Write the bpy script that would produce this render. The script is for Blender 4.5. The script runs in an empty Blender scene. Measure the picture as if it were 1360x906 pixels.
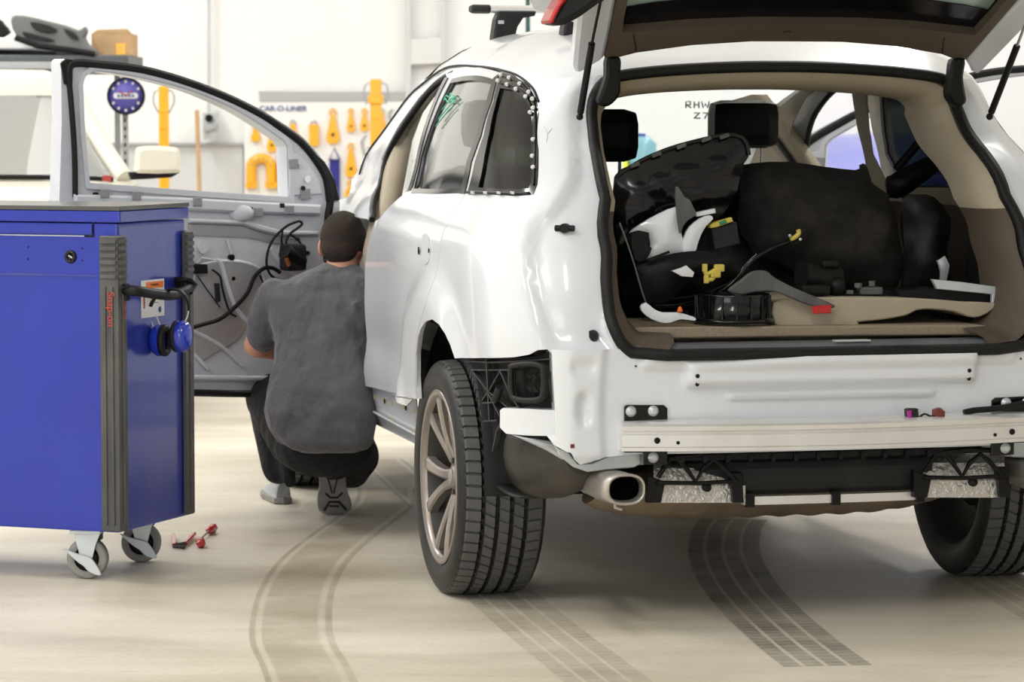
import bpy, bmesh, math, random
import numpy as np
from math import sin, cos, pi, radians, sqrt, atan, atan2, exp
from mathutils import Vector, Matrix, geometry
random.seed(7)
SC = bpy.context.scene
COL = SC.collection
# ------------------------------------------------------------------ camera
F = 4200.0; HOR = 152.0; CAMH = 1.483
PITCH = atan((453 - HOR) / F)
cam = bpy.data.cameras.new('camera'); camo = bpy.data.objects.new('camera', cam); COL.objects.link(camo)
cam.sensor_width = 36; cam.lens = F * 36 / 1360
camo.location = (0, 0, CAMH); camo.rotation_euler = (pi / 2 - PITCH, 0, 0)
cam.clip_start = .1; cam.clip_end = 200
cam.dof.use_dof = True; cam.dof.focus_distance = 9.3; cam.dof.aperture_fstop = 7.5
SC.camera = camo
# ------------------------------------------------------------------ world + light
SC.view_settings.view_transform = 'Standard'; SC.view_settings.look = 'None'
SC.view_settings.exposure = -.70; SC.view_settings.gamma = 1.0
SC.view_settings.use_curve_mapping = False
W = bpy.data.worlds.new('world'); SC.world = W; W.use_nodes = True
bg = W.node_tree.nodes['Background']; bg.inputs[0].default_value = (.93, .96, 1.0, 1); bg.inputs[1].default_value = 1.0
def area(name, loc, size, power, rot=(0, 0, 0), col=(1, 1, 1)):
    l = bpy.data.lights.new(name, 'AREA'); l.shape = 'RECTANGLE'; l.size, l.size_y = size; l.energy = power; l.color = col
    o = bpy.data.objects.new(name, l); o.location = loc; o.rotation_euler = rot; COL.objects.link(o); return o
# rows of ceiling lamps over the shop floor
for (x, y, p) in LAMPS if 'LAMPS' in globals() else [(-4.5, 4.5, 380), (-4.5, 10.5, 330), (-4.5, 17.5, 330), (-4.5, 22.5, 280), (2.6, 13.5, 260), (3.0, 18.5, 330), (3.0, 23, 280), (0.0, 3.0, 190), (-8, 14, 300)]:
    area('ceiling_lamp_light', (x, y, 5.7), (.5, 3.2), p, col=(1, .99, .972))
# daylight through the open bay door behind the camera, to the left
area('bay_door_daylight', (-4.6, -3.0, 2.6), (5.0, 4.0), 330, rot=(radians(84), 0, radians(-18)), col=(.93, .97, 1))

# ------------------------------------------------------------------ picture ray -> place
_FW = np.array([0, cos(PITCH), -sin(PITCH)]); _UP = np.array([0, sin(PITCH), cos(PITCH)])
O3 = np.array([0, 0, CAMH])
CARP = np.array([.712, 9.972]); TH = radians(13.514); CT, ST = cos(TH), sin(TH)
def ray(px, py): return _FW + np.array([1., 0, 0]) * (px - 680) / F - _UP * (py - 453) / F
def proj(p):
    d = np.array(p, float) - O3; z = d @ _FW
    return 680 + F * d[0] / z, 453 - F * (d @ _UP) / z
def c2w(p): return np.array([CARP[0] + p[0] * CT - p[1] * ST, CARP[1] + p[0] * ST + p[1] * CT, p[2]])
def w2c(p):
    dx, dy = p[0] - CARP[0], p[1] - CARP[1]; return np.array([dx * CT + dy * ST, -dx * ST + dy * CT, p[2]])
CO = w2c(O3)
def cray(px, py): return w2c(O3 + ray(px, py)) - CO
def onfloor(px, py, z=0.):
    r = ray(px, py); return O3 + r * ((z - CAMH) / r[2])
def atY(px, py, Y):
    r = ray(px, py); return O3 + r * (Y / r[1])
def cplane(px, py, n, c):
    n = np.array(n, float); d = cray(px, py); return CO + d * ((c - n @ CO) / (n @ d))
def cy_(px, py, y): return cplane(px, py, (0, 1, 0), y)
def cx_(px, py, x): return cplane(px, py, (1, 0, 0), x)
def cz_(px, py, z): return cplane(px, py, (0, 0, 1), z)

# ------------------------------------------------------------------ materials
def _n(nt, t, **k):
    n = nt.nodes.new(t)
    for a, b in k.items():
        if a in n.inputs: n.inputs[a].default_value = b
        else: setattr(n, a, b)
    return n
def mat(name, col, rough=.5, bdist=.01, metal=0., coat=0., var=0., vscale=8., bump=0., bscale=60., spec=.5, trans=0., ior=1.45, alpha=1., emit=0., dirt=None, dscale=3., damt=.5, sheen=0., coords='Object', stretch=None):
    m = bpy.data.materials.new(name); m.use_nodes = True; nt = m.node_tree
    b = nt.nodes['Principled BSDF']; c4 = (*col, 1)
    b.inputs['Base Color'].default_value = c4; b.inputs['Roughness'].default_value = rough
    b.inputs['Metallic'].default_value = metal; b.inputs['Coat Weight'].default_value = coat; b.inputs['Coat Roughness'].default_value = .10
    b.inputs['Specular IOR Level'].default_value = spec; b.inputs['Transmission Weight'].default_value = trans
    b.inputs['IOR'].default_value = ior; b.inputs['Alpha'].default_value = alpha
    if sheen: b.inputs['Sheen Weight'].default_value = sheen
    if emit: b.inputs['Emission Color'].default_value = c4; b.inputs['Emission Strength'].default_value = emit
    tc = _n(nt, 'ShaderNodeTexCoord'); vec = tc.outputs[coords]
    if stretch:
        mp = _n(nt, 'ShaderNodeMapping'); mp.inputs['Scale'].default_value = stretch; nt.links.new(vec, mp.inputs[0]); vec = mp.outputs[0]
    last = None
    if var:
        no = _n(nt, 'ShaderNodeTexNoise', Scale=vscale, Detail=5., Roughness=.6); nt.links.new(vec, no.inputs['Vector'])
        r = _n(nt, 'ShaderNodeMapRange'); r.inputs[1].default_value = .3; r.inputs[2].default_value = .7; r.inputs[3].default_value = 1 - var; r.inputs[4].default_value = 1 + var
        nt.links.new(no.outputs[0], r.inputs[0])
        mx = _n(nt, 'ShaderNodeVectorMath', operation='SCALE'); mx.inputs[0].default_value = col; nt.links.new(r.outputs[0], mx.inputs['Scale']); last = mx.outputs[0]
    if dirt:
        no = _n(nt, 'ShaderNodeTexNoise', Scale=dscale, Detail=8., Roughness=.65); nt.links.new(vec, no.inputs['Vector'])
        r = _n(nt, 'ShaderNodeMapRange'); r.inputs[1].default_value = .48; r.inputs[2].default_value = .72; r.inputs[4].default_value = damt
        nt.links.new(no.outputs[0], r.inputs[0])
        mx = _n(nt, 'ShaderNodeMix', data_type='RGBA'); mx.inputs[6].default_value = c4; mx.inputs[7].default_value = (*dirt, 1)
        if last: nt.links.new(last, mx.inputs[6])
        nt.links.new(r.outputs[0], mx.inputs[0]); last = mx.outputs[2]
    if last: nt.links.new(last, b.inputs['Base Color'])
    if bump:
        no = _n(nt, 'ShaderNodeTexNoise', Scale=bscale, Detail=4.); nt.links.new(vec, no.inputs['Vector'])
        bp = _n(nt, 'ShaderNodeBump', Strength=bump, Distance=bdist); nt.links.new(no.outputs[0], bp.inputs['Height']); nt.links.new(bp.outputs[0], b.inputs['Normal'])
    return m
M = {}
M['white'] = mat('white_car_paint', (.75, .775, .81), .30, coat=.8, var=.015, vscale=3)
M['white_in'] = mat('white_primer_paint', (.62, .64, .68), .38, coat=.3, var=.03)
M['silver'] = mat('brushed_aluminium', (.84, .83, .82), .34, metal=.6, var=.02, vscale=6, dirt=(.62, .57, .52), dscale=5, damt=.35)
M['steel'] = mat('dull_steel', (.50, .49, .47), .38, metal=.8, var=.08)
M['zinc'] = mat('zinc_plated_steel', (.62, .66, .68), .34, metal=.45, var=.08)
M['black'] = mat('black_plastic', (.006, .006, .0065), .48, bump=.05, spec=.3)
M['bore'] = mat('painted_dark_bore', (.002, .002, .002), 1., spec=.0)
M['blackg'] = mat('glossy_black_plastic', (.004, .004, .005), .16, coat=.2, spec=.4)
M['dark'] = mat('dark_grey_plastic', (.016, .016, .0165), .5, bump=.08, dirt=(.05, .047, .042), dscale=9, damt=.35, spec=.35)
M['rubber'] = mat('black_rubber', (.007, .007, .007), .55, bump=.03, spec=.35)
M['tyre'] = mat('tyre_rubber', (.105, .104, .102), .62, var=.12, vscale=20, bump=.1, bscale=120)
M['sidewall'] = mat('tyre_sidewall_rubber', (.013, .013, .013), .5, dirt=(.05, .046, .038), dscale=6, damt=.4)
M['rim'] = mat('bronze_grey_alloy', (.30, .265, .24), .36, metal=.55, coat=.2, var=.08)
M['disc'] = mat('brake_iron_and_barrel_shade', (.08, .075, .07), .5, metal=.6)
M['glass'] = mat('clear_window_glass', (.93, .97, .95), .02, trans=1., ior=1.02, spec=.6)
M['tint'] = mat('tinted_window_glass', (.40, .41, .43), .03, trans=1., ior=1.03, coat=1.)
M['tintd'] = mat('privacy_window_glass', (.018, .024, .022), .03, trans=1., ior=1.03, coat=.6)
M['tgglass'] = mat('green_tailgate_glass', (.36, .44, .40), .12, trans=.45, ior=1.05, coat=.6)  # green tint, made part opaque so its colour stands in for ceiling brightness
M['beige'] = mat('beige_trim_plastic', (.42, .36, .265), .6, var=.04)
M['tan'] = mat('tan_carpet', (.34, .27, .19), .95, var=.14, vscale=120, bump=.5, bscale=400)
M['brown'] = mat('brown_grey_trim', (.095, .073, .055), .55, var=.05, spec=.3)
M['leather'] = mat('black_leather', (.006, .0055, .005), .5, spec=.3, bump=.1, bscale=200)
M['felt'] = mat('dark_felt_liner', (.019, .0175, .016), .95, var=.25, vscale=30, bump=.4, bscale=150, dirt=(.05, .044, .037), dscale=6, damt=.5, spec=.2)
M['blue'] = mat('blue_cabinet_enamel', (.016, .036, .40), .30, coat=.35, var=.10, vscale=2.5, dirt=(.025, .05, .34), dscale=2.2, damt=.4)
M['blued'] = mat('dusty_blue_enamel', (.026, .045, .33), .30, coat=.5, var=.12, vscale=2.5, dirt=(.11, .115, .24), dscale=3., damt=.5, stretch=(1, 1, .45))
M['bluep'] = mat('blue_plastic', (.012, .035, .42), .2, coat=.6)
M['greyr'] = mat('worn_grey_rubber', (.085, .085, .083), .6, var=.15, vscale=15, dirt=(.19, .185, .17), dscale=14, damt=.55, stretch=(1, 1, .25))
M['castr'] = mat('grey_caster_tread', (.30, .29, .27), .65, var=.1, vscale=30)
M['red'] = mat('red_plastic', (.50, .02, .02), .25, coat=.5)
M['redl'] = mat('red_lens', (.55, .008, .012), .12, coat=1.)
M['redtxt'] = mat('faded_red_lettering', (.42, .06, .05), .5)
M['pad'] = mat('grey_foam_pad', (.30, .30, .31), .85)
M['frame'] = mat('mid_grey_plastic', (.17, .175, .18), .5, var=.1)
M['ribm'] = mat('paler_black_plastic', (.045, .045, .046), .5, var=.3, vscale=20)  # carrier ribs, a paler black than the plate behind them
M['orange'] = mat('orange_plastic', (.85, .16, .03), .4)
M['paper'] = mat('white_label', (.75, .75, .74), .5)
M['yellow'] = mat('yellow_tool_enamel', (.95, .47, .02), .35, coat=.4, var=.05)
M['yel2'] = mat('yellow_connector_plastic', (.62, .50, .09), .5)
M['green'] = mat('green_connector_plastic', (.02, .25, .12), .5)
M['greenm'] = mat('green_marker', (.12, .62, .42), .6)
M['shirt'] = mat('grey_work_shirt', (.098, .096, .104), .88, var=.06, vscale=25, bump=.8, bscale=9, bdist=.05, sheen=.2, stretch=(1, 1, .7))
M['trous'] = mat('black_work_trousers', (.014, .014, .016), .9, var=.15, vscale=12, bump=.8, bscale=12, bdist=.05)
M['skin'] = mat('skin', (.60, .30, .20), .5, var=.06, vscale=14)
M['hair'] = mat('short_dark_brown_hair', (.030, .019, .013), .75, var=.35, vscale=70, bump=.8, bscale=260)
M['shoe'] = mat('grey_trainer_fabric', (.36, .37, .38), .7, var=.12, vscale=40)
M['sole'] = mat('grey_shoe_sole', (.26, .245, .22), .7, var=.15, vscale=25, bump=.3, bscale=90)
M['cream'] = mat('cream_vehicle_paint', (.80, .77, .66), .35, coat=.6)
M['wall'] = mat('white_wall_paint', (.90, .90, .89), .75, var=.015, vscale=1.5)
M['wallg'] = mat('pale_grey_wall_paint', (.66, .67, .68), .8, var=.02, vscale=2)
M['card'] = mat('brown_cardboard', (.55, .36, .19), .8, var=.08, vscale=10)
M['wood'] = mat('wood_handle', (.52, .33, .17), .6, var=.12, vscale=12)
M['galv'] = mat('galvanised_metal', (.45, .46, .47), .45, metal=.4, var=.08)
M['shelf'] = mat('blue_grey_shelf_enamel', (.10, .11, .12), .5)
M['tank'] = mat('dark_tank_plastic', (.055, .05, .045), .6, bump=.2, bscale=70, dirt=(.12, .10, .07), dscale=4, damt=.6)
M['foil'] = mat('heat_shield_foil', (.62, .60, .57), .3, metal=.8, bump=.9, bscale=70)
M['muff'] = mat('stained_muffler_steel', (.20, .155, .11), .5, metal=.5, var=.25, vscale=7, bump=.1)
M['tip'] = mat('exhaust_tip_steel', (.50, .47, .43), .38, metal=.75, dirt=(.25, .22, .18), dscale=14, damt=.5)
M['magenta'] = mat('magenta_connector', (.42, .02, .28), .4)
M['rust'] = mat('red_brown_connector', (.16, .035, .025), .4)
M['bluetxt'] = mat('blue_sign_lettering', (.05, .10, .30), .6)
M['purple'] = mat('blue_violet_sign', (.13, .12, .48), .5)
M['strap'] = mat('blue_strap', (.035, .035, .26), .8, bump=.3)
M['aqua'] = mat('pale_blue_plastic', (.25, .50, .60), .3, trans=.2)
M['rail'] = mat('pale_rail_paint', (.45, .46, .47), .6)

# ------------------------------------------------------------------ mesh helpers
def link(name, me, mat_, parent=None, smooth=False, loc=None):
    o = bpy.data.objects.new(name, me); COL.objects.link(o)
    if mat_ is not None:
        for m_ in (mat_ if isinstance(mat_, (list, tuple)) else [mat_]): me.materials.append(m_)
    if parent is not None: o.parent = parent
    if smooth: me.polygons.foreach_set('use_smooth', [True] * len(me.polygons))
    if loc is not None: o.location = loc
    return o
def tag(o, label=None, cat=None, group=None, kind=None):
    if label: o['label'] = label
    if cat: o['category'] = cat
    if group: o['group'] = group
    if kind: o['kind'] = kind
    return o
def empty(name, loc=(0, 0, 0), rz=0., parent=None):
    o = bpy.data.objects.new(name, None); o.empty_display_size = .1; COL.objects.link(o); o.location = loc; o.rotation_euler = (0, 0, rz)
    if parent: o.parent = parent
    return o
class MB:
    """collects shapes; build() links them as one object"""
    def __init__(s): s.v = []; s.f = []; s.mi = []; s.sm = []; s.cur = 0
    def add(s, vs, fs, smooth=False, mi=None):
        b = len(s.v); s.v += [tuple(map(float, v)) for v in vs]; s.f += [tuple(b + i for i in f) for f in fs]
        s.mi += [s.cur if mi is None else mi] * len(fs); s.sm += [smooth] * len(fs); return s
    def box(s, c, d, rot=None, bev=0., mi=None):
        """bevelled box, centre c, full size d, rot = Matrix or rz"""
        bm = bmesh.new(); bmesh.ops.create_cube(bm, size=1.)
        bmesh.ops.scale(bm, vec=d, verts=bm.verts)
        if bev > 0:
            bmesh.ops.bevel(bm, geom=bm.edges[:], offset=min(bev, min(d) * .45), segments=2, profile=.6, affect='EDGES')
        R = Matrix.Identity(3) if rot is None else (Matrix.Rotation(rot, 3, 'Z') if isinstance(rot, (int, float)) else rot)
        bm.verts.index_update()
        vs = [tuple(R @ v.co + Vector(c)) for v in bm.verts]; fs = [[v.index for v in f.verts] for f in bm.faces]; bm.free()
        return s.add(vs, fs, False, mi)
    def tube(s, pts, r, n=10, closed=False, mi=None, caps=True, flat=None):
        P = [Vector(p) for p in pts]; N = len(P)
        rr = r if isinstance(r, (list, tuple)) else [r] * N
        up = None; vs = []; fs = []
        for i in range(N):
            a = P[(i - 1) % N] if (closed or i) else P[i]; b = P[(i + 1) % N] if (closed or i < N - 1) else P[i]
            t = (b - a)
            if t.length < 1e-9: t = Vector((0, 0, 1))
            t.normalize()
            if up is None:
                up = Vector((0, 0, 1)) if abs(t.z) < .9 else Vector((1, 0, 0))
            x = t.cross(up)
            if x.length < 1e-6: x = t.orthogonal()
            x.normalize(); up = x.cross(t).normalized()
            for k in range(n):
                an = 2 * pi * k / n; fx, fy = (flat or (1, 1))
                vs.append(P[i] + (x * cos(an) * fx + up * sin(an) * fy) * rr[i])
        for i in range(N if closed else N - 1):
            j = (i + 1) % N
            for k in range(n):
                l = (k + 1) % n; fs.append((i * n + k, j * n + k, j * n + l, i * n + l))
        s.add(vs, fs, True, mi)
        if caps and not closed:
            s.add([vs[k] for k in range(n)], [tuple(range(n))], False, mi); s.add([vs[(N - 1) * n + k] for k in range(n)], [tuple(reversed(range(n)))], False, mi)
        return s
    def lathe(s, prof, n=32, M4=None, mi=None, smooth=True, a0=0., a1=2 * pi):
        """prof: list of (r, h); axis +Z, placed by M4"""
        full = abs(a1 - a0 - 2 * pi) < 1e-6; na = n if full else n + 1
        vs = [];fs = []
        for (r, h) in prof:
            for k in range(na):
                a = a0 + (a1 - a0) * k / n; vs.append(Vector((r * cos(a), r * sin(a), h)))
        for i in range(len(prof) - 1):
            for k in range(n):
                l = (k + 1) % na; fs.append((i * na + k, i * na + l, (i + 1) * na + l, (i + 1) * na + k))
        if M4: vs = [M4 @ v for v in vs]
        return s.add(vs, fs, smooth, mi)
    def prism(s, poly, fn, t, mi=None, bev=0.):
        """poly: 2-D outline (ccw); fn(u,v,w)->xyz ; thickness t along w (0..t)"""
        poly = [tuple(p) for p in poly]; n = len(poly)
        layers = [(poly, 0.), (poly, t)]
        if bev > 0:
            ins = inset(poly, bev); layers = [(ins, 0.), (poly, bev if t > 0 else -bev), (poly, t - (bev if t > 0 else -bev)), (ins, t)]
        vs = [];fs = []
        for pl, w in layers: vs += [fn(p[0], p[1], w) for p in pl]
        tri = tess(layers[0][0])
        fs += [tuple(reversed(x)) for x in tri]; b = (len(layers) - 1) * n; fs += [tuple(b + i for i in x) for x in tri]
        for L in range(len(layers) - 1):
            for i in range(n):
                j = (i + 1) % n; fs.append((L * n + i, L * n + j, (L + 1) * n + j, (L + 1) * n + i))
        return s.add(vs, fs, False, mi)
    def ball(s, c, r, n=12, mi=None, R=None):
        r = (r, r, r) if isinstance(r, (int, float)) else r
        vs = [];fs = []; m = n // 2 + 1
        for i in range(m + 1):
            ph = pi * i / m
            for k in range(n): vs.append(Vector((r[0] * sin(ph) * cos(2 * pi * k / n), r[1] * sin(ph) * sin(2 * pi * k / n), r[2] * cos(ph))))
        for i in range(m):
            for k in range(n): l = (k + 1) % n; fs.append((i * n + k, (i + 1) * n + k, (i + 1) * n + l, i * n + l))
        if R is not None: vs = [R @ v for v in vs]
        return s.add([v + Vector(c) for v in vs], fs, True, mi)
    def loft(s, rings, closed=True, caps=True, mi=None, smooth=True):
        n = len(rings[0]); vs = [p for r in rings for p in r]; fs = []
        for i in range(len(rings) - 1):
            for k in range(n if closed else n - 1):
                l = (k + 1) % n; fs.append((i * n + k, i * n + l, (i + 1) * n + l, (i + 1) * n + k))
        s.add(vs, fs, smooth, mi)
        if caps and closed:
            s.add(rings[0], [tuple(reversed(range(n)))], False, mi); s.add(rings[-1], [tuple(range(n))], False, mi)
        return s
    def build(s, name, mats, parent=None, loc=None, fix=True):
        me = bpy.data.meshes.new(name); me.from_pydata(s.v, [], s.f); me.update()
        o = link(name, me, mats, parent, loc=loc)
        me.polygons.foreach_set('material_index', s.mi); me.polygons.foreach_set('use_smooth', s.sm)
        if fix:
            bm = bmesh.new(); bm.from_mesh(me); bmesh.ops.remove_doubles(bm, verts=bm.verts, dist=1e-6) if not any(s.sm) else None
            bmesh.ops.recalc_face_normals(bm, faces=bm.faces); bm.to_mesh(me); bm.free()
        me.update(); return o
def inset(poly, d):
    n = len(poly); A = sum(poly[i][0] * poly[(i + 1) % n][1] - poly[(i + 1) % n][0] * poly[i][1] for i in range(n)); sg = 1 if A > 0 else -1
    out = []
    for i in range(n):
        a, b, c = poly[i - 1], poly[i], poly[(i + 1) % n]
        e1 = Vector((b[0] - a[0], b[1] - a[1])); e2 = Vector((c[0] - b[0], c[1] - b[1]))
        if e1.length < 1e-9: e1 = e2
        if e2.length < 1e-9: e2 = e1
        e1.normalize(); e2.normalize(); n1 = Vector((-e1.y, e1.x)) * sg; n2 = Vector((-e2.y, e2.x)) * sg; m = n1 + n2
        if m.length < 1e-6: m = n1
        m.normalize(); k = d / max(.4, m.dot(n1)); out.append((b[0] + m.x * k, b[1] + m.y * k))
    return out
def tess(poly):
    return [tuple(t) for t in geometry.tessellate_polygon([[Vector((p[0], p[1], 0)) for p in poly]])]
def rrect(x0, y0, x1, y1, r, n=5):
    out = []
    for cx, cy, a in ((x1 - r, y1 - r, 0), (x0 + r, y1 - r, pi / 2), (x0 + r, y0 + r, pi), (x1 - r, y0 + r, 3 * pi / 2)):
        for k in range(n + 1): an = a + pi / 2 * k / n; out.append((cx + r * cos(an), cy + r * sin(an)))
    return out
def crv(pts, n=6, closed=False):
    """Catmull-Rom through points of any dimension"""
    P = [np.array(p, float) for p in pts]; N = len(P); out = []
    for i in range(N if closed else N - 1):
        g = lambda k: P[k % N] if closed else P[min(max(k, 0), N - 1)]
        a, b, c, d = g(i - 1), g(i), g(i + 1), g(i + 2)
        for k in range(n):
            t = k / n; out.append(.5 * ((2 * b) + (c - a) * t + (2 * a - 5 * b + 4 * c - d) * t * t + (3 * b - a - 3 * c + d) * t ** 3))
    if not closed: out.append(P[-1])
    return [tuple(map(float, p)) for p in out]
def resamp(poly, step, closed=True):
    out = []; n = len(poly)
    for i in range(n if closed else n - 1):
        a = np.array(poly[i], float); b = np.array(poly[(i + 1) % n], float); L = np.linalg.norm(b - a); k = max(1, int(round(L / step)))
        for j in range(k): out.append(tuple(a + (b - a) * j / k))
    if not closed: out.append(tuple(map(float, poly[-1])))
    return out
def inpoly(P, poly):
    x, y = P[:, 0], P[:, 1]; c = np.zeros(len(P), bool); n = len(poly); j = n - 1
    for i in range(n):
        xi, yi = poly[i][:2]; xj, yj = poly[j][:2]
        with np.errstate(divide='ignore', invalid='ignore'):
            t = ((yi > y) != (yj > y)) & (x < (xj - xi) * (y - yi) / (yj - yi + 1e-15) + xi)
        c ^= t; j = i
    return c
def dist_poly(P, poly, closed=True):
    d = np.full(len(P), 1e9); n = len(poly)
    for i in range(n if closed else n - 1):
        a = np.array(poly[i][:2]); b = np.array(poly[(i + 1) % n][:2]); ab = b - a; L = ab @ ab + 1e-12
        t = np.clip(((P - a) @ ab) / L, 0, 1); q = a + t[:, None] * ab; d = np.minimum(d, np.linalg.norm(P - q, axis=1))
    return d
def sheet(name, outline, holes, fn, mats, parent=None, step=.03, th=.004, flip=False, mi_fn=None):
    """curved sheet: 2-D outline with holes, filled, lifted by fn(N,2 array)->(N,3), thickness th inward"""
    ol = resamp(outline, step); hs = [resamp(h, step) for h in holes]
    A = np.array(ol); mn = A.min(0); mx = A.max(0)
    gx = np.arange(mn[0] + step * .5, mx[0], step); gy = np.arange(mn[1] + step * .5, mx[1], step)
    G = np.array([(x + (step / 2 if j % 2 else 0), y) for j, y in enumerate(gy) for x in gx])
    if len(G):
        k = inpoly(G, ol) & (dist_poly(G, ol) > step * .45)
        for h in hs: k &= ~inpoly(G, h) & (dist_poly(G, h) > step * .45)
        G = G[k]
    verts = [Vector(p) for p in ol]; faces = [list(range(len(ol)))]
    edges = []
    for h in hs:
        b = len(verts); verts += [Vector(p) for p in h]; edges += [(b + i, b + (i + 1) % len(h)) for i in range(len(h))]
    verts += [Vector((float(p[0]), float(p[1]))) for p in G]
    ov, oe, of, _, _, _ = geometry.delaunay_2d_cdt(verts, edges, faces, 1, 1e-6)
    V = np.array([tuple(v) for v in ov])
    C = np.array([V[list(f)].mean(0) for f in of]); keep = np.ones(len(of), bool)
    for h in hs: keep &= ~inpoly(C, h)
    of = [tuple(f) for f, k in zip(of, keep) if k]
    X = fn(V); e = 1e-3
    du = (fn(V + [e, 0]) - fn(V - [e, 0])); dv = (fn(V + [0, e]) - fn(V - [0, e])); Nn = np.cross(du, dv)
    Nn /= np.linalg.norm(Nn, axis=1)[:, None] + 1e-12
    if flip: Nn = -Nn; of = [tuple(reversed(f)) for f in of]
    # boundary edges
    cnt = {}
    for f in of:
        for i in range(len(f)):
            a, b = f[i], f[(i + 1) % len(f)]; cnt[(a, b)] = 1
    be = [(a, b) for (a, b) in cnt if (b, a) not in cnt]
    n = len(X); vs = X.tolist() + (X - Nn * th).tolist(); fs = list(of) + [tuple(n + i for i in reversed(f)) for f in of]
    sm = [True] * len(fs); nb = len(vs); rim = []
    for a, b in be:
        k = len(vs); vs += [vs[a], vs[b], vs[n + b], vs[n + a]]; fs.append((k + 1, k, k + 3, k + 2)); sm.append(False)
    me = bpy.data.meshes.new(name); me.from_pydata(vs, [], fs); me.update()
    o = link(name, me, mats, parent)
    me.polygons.foreach_set('use_smooth', sm)
    if mi_fn is not None: me.polygons.foreach_set('material_index', [mi_fn(f) for f in fs])
    return o
def text(body, size, mat_, parent, M4, name='lettering', depth=.001, shear=0., bold=0.):
    cu = bpy.data.curves.new('tmp', 'FONT'); cu.body = body; cu.size = size; cu.extrude = depth; cu.align_x = 'CENTER'; cu.align_y = 'CENTER'; cu.shear = shear; cu.offset = bold
    ob = bpy.data.objects.new('tmp', cu); COL.objects.link(ob)
    dg = bpy.context.evaluated_depsgraph_get(); me = bpy.data.meshes.new_from_object(ob.evaluated_get(dg)); me.name = name
    bpy.data.objects.remove(ob); bpy.data.curves.remove(cu)
    me.transform(M4); me.materials.clear()
    return link(name, me, mat_, parent)
def frame(o, x, y, z=None):
    """matrix whose X axis is x, Y axis y, origin o"""
    x = Vector(x).normalized(); y = Vector(y); z = x.cross(y).normalized(); y = z.cross(x)
    m = Matrix.Identity(4)
    for i in range(3): m[i][0] = x[i]; m[i][1] = y[i]; m[i][2] = z[i]; m[i][3] = o[i]
    return m
def copy_tree(o, parent=None):
    c = o.copy(); COL.objects.link(c)
    if parent: c.parent = parent
    for ch in list(o.children): copy_tree(ch, c)
    return c
# ================================================================== the white car (car space: x right, y forward, z up, origin under the rear axle)
def pchip(xs, ys):
    xs = np.array(xs, float); ys = np.array(ys, float); h = np.diff(xs); d = np.diff(ys) / h; m = np.zeros(len(xs))
    m[0] = d[0]; m[-1] = d[-1]
    for i in range(1, len(xs) - 1):
        if d[i - 1] * d[i] > 0: w1 = 2 * h[i] + h[i - 1]; w2 = h[i] + 2 * h[i - 1]; m[i] = (w1 + w2) / (w1 / d[i - 1] + w2 / d[i])
    def f(x):
        x = np.asarray(x, float); i = np.clip(np.searchsorted(xs, x) - 1, 0, len(h) - 1); t = (x - xs[i]) / h[i]
        t = np.clip(t, -3, 4); tc = np.clip(t, 0, 1)
        v = (2 * tc**3 - 3 * tc**2 + 1) * ys[i] + (tc**3 - 2 * tc**2 + tc) * h[i] * m[i] + (-2 * tc**3 + 3 * tc**2) * ys[i + 1] + (tc**3 - tc**2) * h[i] * m[i + 1]
        return v + np.where(t > 1, (t - 1) * h[i] * m[i + 1], 0) + np.where(t < 0, t * h[i] * m[i], 0)
    return f
def sstep(a, b, x):
    t = np.clip((np.asarray(x, float) - a) / (b - a), 0, 1); return t * t * (3 - 2 * t)
fW = pchip([.30, .42, .54, .60, .70, .85, 1.0, 1.09, 1.13, 1.18, 1.24, 1.26, 1.40, 1.55, 1.62, 1.655, 1.70],
           [.90, .925, .955, .957, .962, .975, .976, .970, .962, .935, .893, .886, .842, .788, .758, .735, .69])
fYR = pchip([.3, .6, .81, .95, 1.1, 1.2, 1.3, 1.37, 1.44, 1.50, 1.56, 1.70], [.88, .885, .88, .86, .80, .74, .66, .585, .50, .45, .42, .39])
fDZ = pchip([-1.2, -.45, -.25, 0, .4, 1.0, 1.4, 1.9, 2.3, 2.7, 3.2, 4.0], [-.09, -.075, -.06, -.03, 0, 0, -.015, -.06, -.14, -.27, -.40, -.45])
CB = .44; CA = .27; NC = 2.35           # rear corner: length, width, superellipse exponent
def plan(s, v):
    """plan curve of the body at section parameter v; s = 0 where the rear corner begins, s > 0 forward along the side"""
    Wd = fW(v); yr = fYR(v); yb = -yr + CB
    t = np.clip(-s / .57, 0, 1); ph = t * pi / 2
    cx = np.abs(np.cos(ph)) ** (2 / NC); sy = np.abs(np.sin(ph)) ** (2 / NC)
    # blend param so that speed is even
    x = -(Wd - CA) - CA * cx; y = yb - CB * sy
    x = np.where(s > 0, -Wd, x); y = np.where(s > 0, yb + s, y)
    x = np.where(s < -.57, -(Wd - CA) + (-s - .57), x)
    y = np.where(s < -.57, -yr - .035 * sstep(.57, 1.25, -s), y)
    # tumble towards the nose
    x = x + np.where(y > 1.5, .045 * (np.maximum(y - 1.5, 0) / 1.5) ** 2, 0)
    return x, y
ARCH = (0.0, .40)
RECESS = []
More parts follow.
